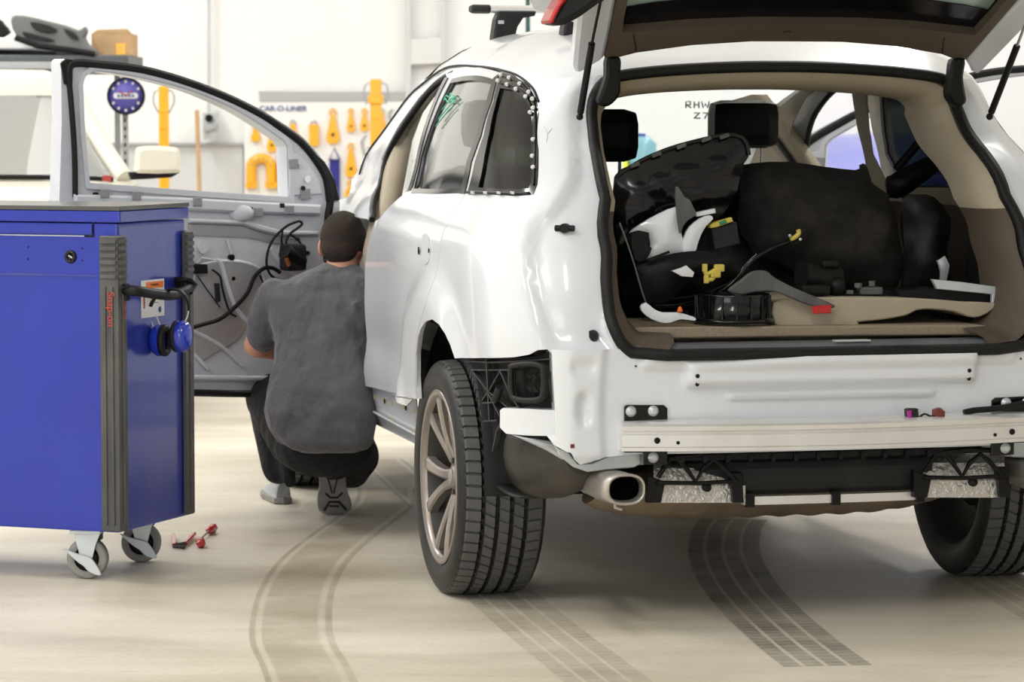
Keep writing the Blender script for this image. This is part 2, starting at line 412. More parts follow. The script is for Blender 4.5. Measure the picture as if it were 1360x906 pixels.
def S(P):
    """left body side: (s, v) -> car space"""
    P = np.asarray(P, float); s, v = P[:, 0], P[:, 1]
    x, y = plan(s, v)
    z = v + fDZ(y) * sstep(1.24, 1.655, v)
    z = z + .055 * np.clip(1 - (x / .66) ** 2, 0, 1) * sstep(1.24, 1.655, v) * (s < -.3)
    x = x + np.where(y > .9, .17 * (np.maximum(y - .9, 0) / 1.8) ** 2, 0) * sstep(1.28, 1.66, v)
    z = z - .65 * np.maximum(v - 1.618, 0) * sstep(.9, 1.5, y)
    # displacement along the outward direction
    r = np.hypot(y - ARCH[0], z - ARCH[1]); side = sstep(-.45, -.05, s)
    d = .034 * (1 - sstep(.50, .64, r)) * side
    d = d + .012 * (1 - sstep(.60, .69, v)) * sstep(.35, .5, y)
    d = d - .065 * sstep(1.55, 2.35, y) * (1 - sstep(2.42, 2.6, y)) * (1 - .8 * sstep(1.15, 1.5, v)) - .055 * sstep(.3, 1.45, y) * (1 - sstep(2.42, 2.6, y)) * (1 - .4 * sstep(1.24, 1.6, v))
    d = d + .008 * (1 - sstep(-.006, .007, v - (1.120 + .013 * (1.3 - y)))) * sstep(-.35, -.15, s)
    if RECESS:
        ins = inpoly(P, RECESS); dd = dist_poly(P, RECESS); d = d - .034 * np.where(ins, sstep(0, .030, dd), 0)
    ang = np.clip(-s / .57, 0, 1) * pi / 2
    x = x - d * np.cos(ang); y = y - d * np.sin(ang)
    return np.stack([x, y, z], 1)
_g = np.stack(np.meshgrid(np.linspace(-1.25, 4.2, 180), np.linspace(.32, 1.655, 60), indexing='ij'), -1).reshape(-1, 2)
_G3 = None
def sv(px, py):
    """picture ray -> (s, v) on the left body side"""
    global _G3
    if _G3 is None: _G3 = S(_g)
    d = cray(px, py); d = d / np.linalg.norm(d); R = _G3 - CO; al = R @ d; dist = np.linalg.norm(R - al[:, None] * d, axis=1)
    order = np.argsort(dist)[:12]; i = order[np.argmin(al[order])]
    p = _g[i].copy()
    u = np.cross(d, [0, 0, 1]); u /= np.linalg.norm(u); w = np.cross(d, u)
    def res(p): q = S(p[None])[0] - CO; return np.array([q @ u, q @ w])
    for _ in range(25):
        r0 = res(p); J = np.stack([(res(p + [1e-4, 0]) - r0) / 1e-4, (res(p + [0, 1e-4]) - r0) / 1e-4], 1)
        st = np.linalg.lstsq(J, r0, rcond=None)[0]; st = np.clip(st, -.1, .1); p = p - st
        p[0] = min(max(p[0], -1.3), 4.3); p[1] = min(max(p[1], .25), 1.70)
        if np.abs(st).max() < 1e-6: break
    return tuple(map(float, p))
def svs(l): return [sv(*p) for p in l]
def sheetL(*a, **k):
    k['flip'] = not k.get('flip', False); return sheet(*a, **k)
def mir(fn): return lambda P: fn(P) * np.array([-1, 1, 1])
car = empty('car', (CARP[0], CARP[1], 0), TH)
tag(car, 'white partly dismantled estate car with its tailgate raised and rear bumper removed', 'car')
# ---- roof
_top = np.array([S(np.array([[s, 1.655]]))[0] for s in np.linspace(-1.25, 3.2, 160)])
_top = _top[_top[:, 0] < 0.0]
def roofz(P):
    P = np.asarray(P, float); x = -np.abs(P[:, 0]); y = P[:, 1]
    A = np.stack([x, y], 1); best = np.full(len(A), 1e9); ze = np.zeros(len(A))
    T = _top
    for i in range(len(T) - 1):
        a, b = T[i, :2], T[i + 1, :2]; ab = b - a; t = np.clip(((A - a) @ ab) / (ab @ ab + 1e-12), 0, 1); q = a + t[:, None] * ab
        dd = np.linalg.norm(A - q, axis=1); k = dd < best; best = np.where(k, dd, best); ze = np.where(k, T[i, 2] + t * (T[i + 1, 2] - T[i, 2]), ze)
    # smooth edge height so that the crown has no ridge: use height of the side edge at this y, pulled to ze close to the edge
    zs = 1.655 + fDZ(np.maximum(y, -.45)); w = np.exp(-best / .10); zz = zs * (1 - w) + ze * w
    g = .115 * (1 - np.exp(-best / .13)) + .018 * np.clip(best / .6, 0, 1)
    return np.stack([P[:, 0], y, zz + g * (1 - .35 * sstep(1.0, 1.9, y))], 1)
_edge = [(float(p[0]), float(p[1])) for p in _top if p[1] < 1.35]
_ro = _edge + [(-.60, 1.52), (-.3, 1.68), (0, 1.73), (.3, 1.68), (.60, 1.52)] + [(-a, b) for a, b in reversed(_edge)]
sheet('roof', _ro, [], roofz, [M['white']], car, step=.045, th=.006)
# ---- body side
seal_px = [(838, 468), (824, 455), (813, 432), (807, 405), (804, 370), (804, 330), (801, 280), (797, 238), (791, 205), (787, 175), (785, 150), (789, 128), (802, 109), (822, 101), (870, 95), (919, 91.5), (1000, 88.5), (1040, 88)]
recess_px = [(822, 270), (818, 238), (808, 175), (805, 145), (798, 116), (775, 112), (759, 132), (757, 170), (759, 210), (757, 240), (746, 262), (722, 284), (704, 300), (699, 316), (697, 345), (700, 380), (711, 420), (724, 452), (740, 466), (812, 466), (822, 460), (818, 436), (824, 395), (824, 330)]
RECESS = crv(svs(recess_px), 3, True)
seal_sv = svs(seal_px[:-1]); seal_sv.append((seal_sv[-1][0] - .03, seal_sv[-1][1]))
# close header at the centre line
ctr = -.57 - (float(fW(1.6)) - CA)
def s_at_x0(v): return -.57 - (float(fW(v)) - CA)
seal_c = [p for p in seal_sv if p[0] > s_at_x0(p[1])]
vc = seal_c[-1][1]
arch_px = [(551.5, 527), (551.5, 495), (552, 472), (554.5, 450), (559, 436), (565, 427), (574, 424), (583, 431), (591, 443), (598, 458), (604, 476)]
low_px = [(640, 475.5), (683, 474.5), (703, 471), (714, 465), (727, 464)]
corner_px = [(733, 470), (800, 470), (838, 471)]
aw = [(2.98 + .42 * cos(a) + .44 - .0, .40 + .43 * sin(a)) for a in np.linspace(0, pi, 15)]   # front arch, in s (= y + ~.44)
off = float(fYR(.6)) - CB
front_arch = [(2.98 + .43 * cos(a) + off, .41 + .43 * sin(a)) for a in np.linspace(0, pi, 17)]
ZR = float(cx_(557, 595, -.88)[2])
outline = [(3.85 + off, .50), (3.85 + off, .94), (3.6 + off, .99), (3.2 + off, 1.05), (2.85 + off, 1.10)]
# A pillar foot: up the pillar to the roof edge
PIL = svs([(462, 262), (467, 240), (476, 226), (501, 176), (534, 136), (556, 113)])
outline += PIL + [(PIL[-1][0] - .12, 1.655)]
outline += [(s, 1.655) for s in np.arange(PIL[-1][0] - .22, -1.3, -.1) if s > s_at_x0(1.655) + .05] + [(s_at_x0(1.655), 1.655)]
outline += [(s_at_x0(vc), vc)] + list(reversed(seal_c)) + svs(list(reversed(corner_px))) + svs(list(reversed(low_px))) + list(reversed(svs(arch_px))) + [(.345 + off, .553), (1.5 + off, .553), (2.52 + off, .553)] + list(reversed(front_arch[:-1])) + [(3.45 + off, .41)]
# door cuts
DOOR_IN = svs([(499, 294), (491, 318), (486, 350), (485, 385), (486, 425), (487, 465), (484, 493), (485, 513)])
DOOR_BOT = svs([(552, 530)])
DOOR_BACK = svs([(550.5, 500), (550.5, 470), (553.5, 446), (558, 428), (565, 405), (573, 380), (582, 350), (588.5, 308), (600, 285), (617, 259)])
WINBACK = svs([(627, 215), (640, 180), (654, 135), (665, 97)])
WINTOP = svs([(640, 90.5), (618, 89), (600, 91)])
BPIL = svs([(594, 103), (573, 150), (558, 200), (545, 243), (541, 254), (520, 272)])
rear_door_ol = DOOR_IN + DOOR_BOT + DOOR_BACK + WINBACK + WINTOP + BPIL
GAP = .004
front_open = svs([(592, 97), (577, 108), (556, 130), (530, 166), (506, 212), (494, 258), (488, 292)])
s488 = front_open[-1][0]
v3 = sv(488, 291)
fo_front = [v3, (2.30 + off, v3[1]), (2.33 + off, .90), (2.33 + off, .66), (2.28 + off, .60)]
quarter_ol = svs([(667, 96), (683, 100), (702, 112), (713, 132), (716, 150), (715.5, 200), (714, 245), (709, 258), (690, 260), (650, 258), (621, 257), (631, 215), (643, 180), (656, 135)])
hole_door = inset(rear_door_ol, -GAP)
# union of openings is made by separate holes kept a sliver apart
hole_front = front_open + fo_front + [(DOOR_IN[-1][0] + .03, .60)] + [(p[0] + .012, p[1]) for p in reversed(DOOR_IN)] + [(p[0] + .012, p[1]) for p in reversed(BPIL)]
side_l = sheetL('body_side', outline, [hole_door, hole_front, quarter_ol], S, [M['white']], car, step=.032, th=.006)
side_r = sheetL('body_side', outline, [hole_front, quarter_ol, hole_door], mir(S), [M['white']], car, step=.045, th=.006, flip=True)
# ---- rear door
win_rear = svs([(600, 107), (615, 103.5), (635, 103), (656, 108), (645, 145), (634, 180), (624, 215), (615, 254), (580, 255), (548, 254), (560, 205), (575, 160), (590, 126)])
def place_rear_door(fn, flip, lit):
    d = sheetL('rear_door', rear_door_ol, [win_rear], fn, [M['white']], car, step=.032, th=.02, flip=flip)
    off_ = lambda k: (lambda P: fn(P) + np.array([k * (-1 if flip else 1), 0, 0]))
    big = inset(win_rear, -.012)
    g = sheetL('window_glass', big, [], off_(.008), [M['tint'] if not flip else M['tintd']], d, step=.06, th=.003, flip=flip)
    fr = sheetL('window_seal', inset(win_rear, -.006), [inset(win_rear, .009)], off_(-.002), [M['blackg']], d, step=.02, th=.004, flip=flip)
    return d
rd = place_rear_door(S, False, True); rdr = place_rear_door(mir(S), True, False)
# window frame bands of the rear door: bright front edge, black rear band
band = svs([(665, 97), (654, 135), (640, 180), (627, 215), (618, 257), (612, 257), (621, 215), (634, 180), (646, 140), (657, 103)])
o_ = sheetL('door_frame_band', band, [], lambda P: S(P) + np.array([-.004, 0, 0]), [M['blackg']], rd, step=.02, th=.004)
band2 = svs([(596, 103), (575, 150), (560, 200), (546, 253), (541, 254), (556, 200), (571, 150), (592, 103)])
sheetL('door_frame_band', band2, [], lambda P: S(P) + np.array([-.004, 0, 0]), [M['blackg']], rd, step=.02, th=.004)
# door handle opening and lock hole
mb = MB()
for (px, py, r) in ((558, 333, .010), (571.5, 333, .006)):
    q = S(np.array([sv(px, py)]))[0]
    mb.lathe([(0, .0), (r, .0), (r, -.003), (0, -.003)], 12, Matrix.Translation(Vector(q) + Vector((-.0035, 0, 0))) @ Matrix.Rotation(pi / 2, 4, 'Y') @ Matrix.Diagonal((1.2, .8, 1, 1)))
mb.build('handle_hole', M['black'], rd)
hp = svs([(562, 312), (566, 310), (570, 316), (572, 330), (571, 346), (566, 352), (562, 344), (561, 328)])
sheetL('handle_recess', hp, [], lambda P: S(P) + np.array([-.0035, 0, 0]), [M['white_in']], rd, step=.02, th=.003)
# green marker scribble on the rear window
mb = MB()
def sline(pts, r=.003, k=-.004):
    return [tuple(S(np.array([sv(*p)]))[0] + np.array([k, 0, 0])) for p in pts]
for l in ([(591, 134), (594, 127), (598, 129), (600, 124), (604, 128), (600, 134), (606, 129)], [(588, 146), (594, 139), (600, 131), (606, 128)], [(584, 158), (592, 148), (600, 139), (608, 132)], [(580, 168), (588, 158), (596, 148), (602, 142)], [(593, 131), (597, 136), (601, 133), (603, 137)]):
    mb.tube(sline(crv(l, 3)), .0022, 5)
mb.build('green_marker_scribble', M['greenm'], rd)
# ---- quarter window
qw = sheetL('quarter_window', inset(quarter_ol, .003), [], lambda P: S(P) + np.array([.006, 0, 0]), [M['tintd']], car, step=.06, th=.003)
qin = svs([(665, 117), (680, 119), (697, 130), (706, 146), (708, 170), (707, 210), (706, 240), (703, 250), (680, 251), (655, 250), (636, 249), (643, 215), (651, 175), (658, 142)])
sheetL('window_channel', quarter_ol, [qin], lambda P: S(P) + np.array([-.002, 0, 0]), [M['blackg']], qw, step=.02, th=.006)
mb = MB()
for l, r in (([(672, 101), (686, 106), (700, 117), (710, 133), (713, 150), (712.5, 200), (711, 245)], .0032), ([(667, 110), (682, 113), (698, 124), (707, 140)], .003)):
    mb.tube(sline(crv(l, 4), k=-.006), r, 6)
mb.build('trim_channel', M['dark'], qw)
for i, (px, py) in enumerate([(669, 99), (680, 103), (694, 111), (706, 122), (711, 131), (665, 107), (677, 112), (689, 118), (702, 128), (712, 143), (708, 149), (712, 185), (711, 207), (712, 222)]):
    q = Vector(S(np.array([sv(px, py)]))[0]) + Vector((-.009, 0, 0)); m_ = MB(); m_.box(q, (.008, .016, .013), bev=.003); m_.tube([q, q + Vector((-.007, 0, 0))], .004, 7)
    m_.build('trim_clip', M['paper'], qw)
m_ = MB(); m_.tube(sline([(622, 255), (650, 256), (680, 257), (705, 256.5)], k=-.006), .005, 6)
m_.build('lower_trim_channel', M['dark'], qw)
for px in (633, 650, 668, 686):
    q = Vector(S(np.array([sv(px, 256)]))[0]) + Vector((-.013, 0, 0)); m_ = MB(); m_.box(q, (.006, .035, .008), bev=.002); m_.build('trim_clip', M['zinc'], qw)
# right quarter window, dark
sheetL('quarter_window', inset(quarter_ol, .003), [], lambda P: mir(S)(P) + np.array([-.006, 0, 0]), [M['tintd']], car, step=.06, th=.003, flip=True)
# gutter line (black) above the doors
gut = svs([(478, 232), (503, 179), (536, 138), (569, 106), (590, 92), (612, 87.5), (640, 89), (668, 94), (690, 102), (708, 118), (716, 136)])
mb = MB(); mb.tube([tuple(q + np.array([-.002, 0, .002])) for q in S(np.array(crv(gut, 4)))], .004, 6); mb.build('roof_gutter_strip', M['black'], car)
# opening seal of the front doors
fs = crv(svs([(600, 96), (577, 110), (557, 132), (532, 167), (508, 213), (496, 258), (489.5, 292)]), 4) 
for sg in (1, -1):
    q = S(np.array(fs)) + np.array([.012, 0, 0]); q[:, 0] *= sg
    MB().tube([tuple(a) for a in q], .011, 8).build('door_opening_seal', M['rubber'], car)
# rubber stoppers on the corner
mb = MB(); q = Vector(S(np.array([sv(752, 303)]))[0]); bd = Vector((-.55, -.83, 0))
mb.tube([q, q + bd * .022], .014, 12); mb.tube([q + bd * .012 + Vector((-.024, .016, 0)), q + bd * .014 + Vector((.024, -.016, 0))], .009, 8); mb.build('rubber_stopper', M['black'], car)
mb = MB(); q = Vector(S(np.array([sv(788, 446)]))[0]); mb.tube([q, q + bd * .006], .017, 16); mb.build('rubber_grommet', M['dark'], car)
mb = MB(); mb.tube([q + bd * .003, q + bd * .010], .010, 12); mb.build('grommet_centre', M['black'], car)
# marker number on the pillar
mb = MB()
for l in ([(722, 167), (728, 178), (734, 170)], [(728, 178), (726, 190)], [(719, 172), (724, 176)]): mb.tube(sline(l, k=-.0015), .0011, 4)
mb.build('faint_green_marker', mat('faint_green_marker', (.62, .80, .76), .5), car)
# ---- hood, nose and windscreen
def hood(P):
    P = np.asarray(P, float); x, y = P[:, 0], P[:, 1]
    return np.stack([x, y, 1.135 - .045 * (x / .9) ** 2 - .10 * np.clip((y - 2.75) / 1.1, 0, 2) ** 1.6 * 1.2], 1)
wn = lambda y: float(fW(1.1)) - .045 * (max(y - 1.5, 0) / 1.5) ** 2
sheet('bonnet', [(-wn(2.75) + .03, 2.75), (-wn(3.85) + .02, 3.85), (-.4, 4.0), (.4, 4.0), (wn(3.85) - .02, 3.85), (wn(2.75) - .03, 2.75), (.4, 2.86), (-.4, 2.86)], [], hood, [M['white']], car, step=.08, th=.006, flip=False)
mb = MB(); mb.loft([[(-.9, 3.85, .45), (-.45, 4.02, .45), (.45, 4.02, .45), (.9, 3.85, .45)], [(-.92, 3.87, .75), (-.45, 4.08, .75), (.45, 4.08, .75), (.92, 3.87, .75)], [(-.9, 3.84, 1.0), (-.45, 4.02, 1.03), (.45, 4.02, 1.03), (.9, 3.84, 1.0)]], closed=False, caps=False)
mb.build('front_panel', M['white'], car)
_gp = S(np.array(crv(PIL, 3)))[::-1]
rows = []
for q in _gp:
    x0, y0, z0 = q; K_ = (z0 - 1.12) / .5; r_ = [(x0 * t, y0 + (.14 + .20 * K_) * (1 - abs(t) ** 3), z0 + (.04 + .17 * K_) * (1 - abs(t) ** 3)) for t in np.linspace(1, -1, 15)]; rows.append(r_ + [(a, b - .003, c - .004) for a, b, c in reversed(r_)])
_ws = MB().loft(rows); ws_ = _ws.build('windscreen', M['glass'], car)
from mathutils.bvhtree import BVHTree
WBVH = BVHTree.FromPolygons([Vector(v) for v in _ws.v], _ws.f)
def onws(a, b):
    d = Vector(cray(a, b)).normalized(); h = WBVH.ray_cast(Vector(CO), d)
    return tuple(h[0] - d * .006) if h[0] is not None else tuple(cy_(a, b, 1.8))
# rocker panel
RX_ = -.878
rk_px = [(556.5, 530), (557.5, 545), (560, 570), (564, 600)]
def Rk(P): P = np.asarray(P, float); return np.stack([RX_ - .012 * sstep(.44, .50, P[:, 1]) + .02 * (1 - sstep(.385, .41, P[:, 1])), P[:, 0], P[:, 1]], 1)
_rk = [(float(cx_(a, b, RX_)[1]), float(cx_(a, b, RX_)[2])) for a, b in rk_px]
_ol = [(2.55, .575), (2.55, _rk[-1][1] + .0), (_rk[-1][0], _rk[-1][1])] + list(reversed(_rk[:-1])) + [(_rk[0][0], .575)]
for sg in (1, -1):
    ro_ = sheet('rocker_panel', _ol, [], Rk if sg == 1 else mir(Rk), [M['white']], car, step=.03, th=.006, flip=(sg == 1))
    if sg == 1:
        for px, py in ((511, 533), (539, 542)):
            q = Vector(cx_(px, py, RX_ - .013)); MB().lathe([(0, 0), (.009, 0), (.009, -.002), (0, -.002)], 10, Matrix.Translation(q) @ Matrix.Rotation(pi / 2, 4, 'Y')).build('rocker_hole', M['black'], ro_)
        for px, py in ((497, 528), (508, 531), (521, 536), (536, 540), (550, 545), (507, 553), (520, 558), (527, 564), (547, 573)):
            MB().box(tuple(cx_(px, py, RX_ - .013)), (.003, .006, .016), bev=.001).build('rocker_clip', M['yel2'], ro_)
        MB().tube([tuple(cx_(a, b, RX_ - .012)) for a, b in ((496, 547), (512, 556), (530, 566), (558, 581))], .005, 6).build('rocker_crease', M['white'], ro_)
# ================================================================== wheels
def tyre_profile():
    # (half-width coordinate h, radius r)  h from inner bead to outer bead ; groove flags
    pts = []
    def a(h, r): pts.append((h, r))
    a(-.118, .262); a(-.130, .285); a(-.137, .312); a(-.134, .335); a(-.126, .350); a(-.118, .358)
    gr = (-.066, -.022, .022, .066); x = -.112
    a(-.112, .3605)
    for g in gr:
        w = .0062; a(g - w - .001, .3655 - .004 * ((g - .0) / .11) ** 2); a(g - w + .001, .350); a(g + w - .001, .350); a(g + w + .001, .3655 - .004 * ((g) / .11) ** 2)
    a(.112, .3605); a(.118, .358); a(.126, .350); a(.134, .335); a(.137, .312); a(.130, .285); a(.118, .262)
    return pts
def make_tyre(parent):
    pr = tyre_profile(); nb = 62; sub = [0, .30, .80, .86, .99, 1.0][:5]
    angs = []
    for b in range(nb):
        for q, g in ((0., 0), (.76, 0), (.80, 1), (.96, 1)): angs.append((2 * pi * (b + q) / nb, g))
    mb = MB(); vs = []
    for a, g in angs:
        for (h, r) in pr:
            rr = r; sk = 0
            if r > .3585:      # tread
                if abs(h) > .070:
                    if g: rr = r - .008
                    sk = (abs(h) - .09) * .25
                elif abs(h) < .018: sk = h * 1.1; rr = r - (.004 if g else 0)
                else:
                    sk = h * 1.3
                    if g: rr = r - .006
            an = a + sk
            vs.append((h, rr * cos(an), rr * sin(an)))
    n = len(pr); N = len(angs); fs = []; mi = []
    for i in range(N):
        j = (i + 1) % N
        for k in range(n - 1): fs.append((i * n + k, i * n + k + 1, j * n + k + 1, j * n + k)); mi.append(0 if (pr[k][1] > .3575 and pr[k + 1][1] > .3575) else 1)
    mb.add(vs, fs, False); mb.mi = mi
    for i, m_ in enumerate(mi): mb.sm[i] = bool(m_)
    # raised bead ring on the side wall
    o = mb.build('tyre', [M['tyre'], M['sidewall']], parent, fix=False)
    return o
def make_wheel():
    r = empty('wheel', parent=car)
    t = make_tyre(r)
    M4 = Matrix.Rotation(pi / 2, 4, 'Y')     # lathe axis +Z -> +X ; outer face is +X here (mirrored per side)
    MB().lathe([(.246, .110), (.244, .10), (.235, .06), (.232, -.05), (.245, -.10), (.262, -.118)], 48, M4).build('rim_barrel', M['disc'], r)  # barrel in dark iron colour, painting in the shade behind the spokes
    mb = MB(); mb.lathe([(.262, .118), (.270, .122), (.272, .128), (.262, .130), (.250, .124), (.246, .110)], 64, M4)
    # bolt pocket ring + hub
    mb.lathe([(0, .088), (.026, .088), (.032, .084), (.036, .075), (.072, .072), (.078, .06), (.07, .03), (0, .03)], 40, M4)
    rim = mb.build('rim', M['rim'], r)
    def fr(an):
        c_, s_ = cos(an), sin(an)
        return lambda u, v, w: (w, u * c_ - v * s_, u * s_ + v * c_)
    for k in range(5):
        an = pi / 2 + 2 * pi * k / 5 + .18; mb = MB()
        for sg in (1, -1):
            rings = []
            for u, off_, hw, ht, th in ((.055, .012, .017, .078, .03), (.10, .018, .015, .092, .034), (.15, .034, .0165, .104, .034), (.20, .054, .020, .113, .032), (.245, .074, .027, .118, .03)):
                f = fr(an); o_ = off_ * sg
                rings.append([f(u, o_ - hw, ht - th), f(u, o_ - hw * 1.0, ht - .006), f(u, o_ - hw * .6, ht), f(u, o_ + hw * .6, ht), f(u, o_ + hw, ht - .006), f(u, o_ + hw, ht - th)])
            mb.loft(rings, smooth=False)
        mb.build('spoke', M['rim'], rim)
    mb = MB()
    for k in range(5):
        an = pi / 2 + 2 * pi * k / 5; mb.tube([(.06, .052 * cos(an), .052 * sin(an)), (.080, .052 * cos(an), .052 * sin(an))], .009, 8)
    mb.build('wheel_bolt', M['disc'], rim)
    mb = MB(); mb.lathe([(0, .0905), (.022, .0905), (.024, .088), (0, .088)], 24, M4); mb.build('centre_cap', M['steel'], rim)
    mb = MB(); mb.lathe([(.05, .02), (.165, .02), (.165, -.008), (.05, -.008), (.05, .02)], 40, M4); mb.lathe([(.0, -.02), (.12, -.02), (.14, -.05), (.10, -.08), (0, -.08)], 30, M4)
    mb.build('brake_disc', M['disc'], r)
    return r
W0 = make_wheel()
TR = .840; RW = .366
W0.location = (TR, 0, RW - .004)
for (x, y, rz) in ((-TR, 0, pi), (-TR - .01, 2.98, pi), (TR + .01, 2.98, 0)):
    w = copy_tree(W0, car); w.location = (x, y, RW - .004); w.rotation_euler = (0, 0, rz)
    if rz: w.rotation_euler = (radians(20), 0, rz)
# ================================================================== place: floor, walls
def room():
    m = M['floor'] = bpy.data.materials.new('worn_concrete_floor'); m.use_nodes = True; nt = m.node_tree; b = nt.nodes['Principled BSDF']; L = nt.links.new
    tc = _n(nt, 'ShaderNodeTexCoord'); ob = tc.outputs['Object']
    mp = _n(nt, 'ShaderNodeMapping'); mp.inputs['Scale'].default_value = (.55, 1.6, 1); L(ob, mp.inputs[0])
    n1 = _n(nt, 'ShaderNodeTexNoise', Scale=1.1, Detail=9., Roughness=.62, Distortion=.4); L(mp.outputs[0], n1.inputs['Vector'])
    r1 = _n(nt, 'ShaderNodeValToRGB'); e = r1.color_ramp.elements; e[0].position = .32; e[0].color = (.50, .445, .345, 1); e[1].position = .68; e[1].color = (.745, .69, .58, 1)
    L(n1.outputs[0], r1.inputs[0])
    n2 = _n(nt, 'ShaderNodeTexNoise', Scale=3.2, Detail=10., Roughness=.7, Distortion=1.2); L(mp.outputs[0], n2.inputs['Vector'])
    r2 = _n(nt, 'ShaderNodeMapRange'); r2.inputs[1].default_value = .60; r2.inputs[2].default_value = .72; r2.inputs[4].default_value = .45; L(n2.outputs[0], r2.inputs[0])
    mx = _n(nt, 'ShaderNodeMix', data_type='RGBA'); L(r2.outputs[0], mx.inputs[0]); L(r1.outputs[0], mx.inputs[6]); mx.inputs[7].default_value = (.36, .30, .22, 1)
    n3 = _n(nt, 'ShaderNodeTexNoise', Scale=45., Detail=4.); L(ob, n3.inputs['Vector'])
    r3 = _n(nt, 'ShaderNodeMapRange'); r3.inputs[3].default_value = .90; r3.inputs[4].default_value = 1.1; L(n3.outputs[0], r3.inputs[0])
    sc = _n(nt, 'ShaderNodeVectorMath', operation='SCALE'); L(mx.outputs[2], sc.inputs[0]); L(r3.outputs[0], sc.inputs['Scale'])
    # dark scuffs with ragged edges
    n5 = _n(nt, 'ShaderNodeTexNoise', Scale=5.5, Detail=12., Roughness=.75, Distortion=2.5); L(mp.outputs[0], n5.inputs['Vector'])
    r5 = _n(nt, 'ShaderNodeMapRange'); r5.inputs[1].default_value = .67; r5.inputs[2].default_value = .74; r5.inputs[4].default_value = .6; L(n5.outputs[0], r5.inputs[0])
    m2 = _n(nt, 'ShaderNodeMix', data_type='RGBA'); L(r5.outputs[0], m2.inputs[0]); L(sc.outputs[0], m2.inputs[6]); m2.inputs[7].default_value = (.19, .155, .115, 1)
    # thin scratches
    mp2 = _n(nt, 'ShaderNodeMapping'); mp2.inputs['Scale'].default_value = (1.2, 7, 1); mp2.inputs['Rotation'].default_value = (0, 0, .35); L(ob, mp2.inputs[0])
    n6 = _n(nt, 'ShaderNodeTexNoise', Scale=4.5, Detail=12., Roughness=.8, Distortion=1.5); L(mp2.outputs[0], n6.inputs['Vector'])
    r6 = _n(nt, 'ShaderNodeMapRange'); r6.inputs[1].default_value = .60; r6.inputs[2].default_value = .70; r6.inputs[4].default_value = .42; L(n6.outputs[0], r6.inputs[0])
    m6 = _n(nt, 'ShaderNodeMix', data_type='RGBA'); L(r6.outputs[0], m6.inputs[0]); L(m2.outputs[2], m6.inputs[6]); m6.inputs[7].default_value = (.40, .33, .23, 1)
    L(m6.outputs[2], b.inputs['Base Color'])
    r4 = _n(nt, 'ShaderNodeMapRange'); r4.inputs[3].default_value = .33; r4.inputs[4].default_value = .6; L(n1.outputs[0], r4.inputs[0]); L(r4.outputs[0], b.inputs['Roughness'])
    bp = _n(nt, 'ShaderNodeBump', Strength=.12, Distance=.01); L(n3.outputs[0], bp.inputs['Height']); L(bp.outputs[0], b.inputs['Normal'])
    # tyre prints: dusty bands, finer pattern from the strip's own uv
    def band_mat(name, col, ribs, amt, lat=60.):
        t = bpy.data.materials.new(name); t.use_nodes = True; n = t.node_tree; bb = n.nodes['Principled BSDF']; bb.inputs['Base Color'].default_value = (*col, 1); bb.inputs['Roughness'].default_value = .6
        uv = _n(n, 'ShaderNodeUVMap'); sx = _n(n, 'ShaderNodeSeparateXYZ'); n.links.new(uv.outputs[0], sx.inputs[0])
        cr = _n(n, 'ShaderNodeValToRGB'); el = cr.color_ramp.elements
        el[0].position = 0; el[0].color = (0, 0, 0, 1); el[1].position = 1; el[1].color = (0, 0, 0, 1)
        for p, v in ribs: x = el.new(p); x.color = (v, v, v, 1)
        n.links.new(sx.outputs[0], cr.inputs[0])
        wv = _n(n, 'ShaderNodeMath', operation='MULTIPLY'); wv.inputs[1].default_value = lat; n.links.new(sx.outputs[1], wv.inputs[0])
        sn = _n(n, 'ShaderNodeMath', operation='SINE'); n.links.new(wv.outputs[0], sn.inputs[0])
        mr = _n(n, 'ShaderNodeMapRange'); mr.inputs[1].default_value = -1; mr.inputs[3].default_value = .72; n.links.new(sn.outputs[0], mr.inputs[0])
        no = _n(n, 'ShaderNodeTexNoise', Scale=3.5, Detail=8., Roughness=.65); tcc = _n(n, 'ShaderNodeTexCoord'); n.links.new(tcc.outputs['Object'], no.inputs['Vector'])
        nr = _n(n, 'ShaderNodeMapRange'); nr.inputs[1].default_value = .3; nr.inputs[2].default_value = .65; nr.inputs[3].default_value = .25; n.links.new(no.outputs[0], nr.inputs[0])
        m1 = _n(n, 'ShaderNodeMath', operation='MULTIPLY'); n.links.new(cr.outputs[0], m1.inputs[0]); n.links.new(mr.outputs[0], m1.inputs[1])
        m3 = _n(n, 'ShaderNodeMath', operation='MULTIPLY'); n.links.new(m1.outputs[0], m3.inputs[0]); n.links.new(nr.outputs[0], m3.inputs[1])
        m4 = _n(n, 'ShaderNodeMath', operation='MULTIPLY'); m4.inputs[1].default_value = amt; n.links.new(m3.outputs[0], m4.inputs[0])
        n.links.new(m4.outputs[0], bb.inputs['Alpha']); return t
    soft = band_mat('faint_brown_tyre_print', (.32, .255, .145), [(.02, .9), (.07, .9), (.09, .15), (.14, .1), (.17, .75), (.8, .75), (.84, .1), (.89, .15), (.92, .9), (.98, .9)], .42, 900)
    ribd = band_mat('dark_tyre_print', (.085, .072, .058), [(.02, .9), (.2, .95), (.225, .1), (.25, .1), (.27, .95), (.45, .95), (.475, .1), (.5, .1), (.52, .9), (.70, .9), (.725, .1), (.75, .1), (.77, .9), (.98, .9)], .50, 420)
    ribs = band_mat('pale_ribbed_tyre_print', (.24, .20, .15), [(.02, .8), (.2, .8), (.225, .0), (.25, .0), (.27, .8), (.45, .8), (.475, .0), (.5, .0), (.52, .8), (.70, .8), (.725, .0), (.75, .0), (.77, .8), (.98, .8)], .34, 420)
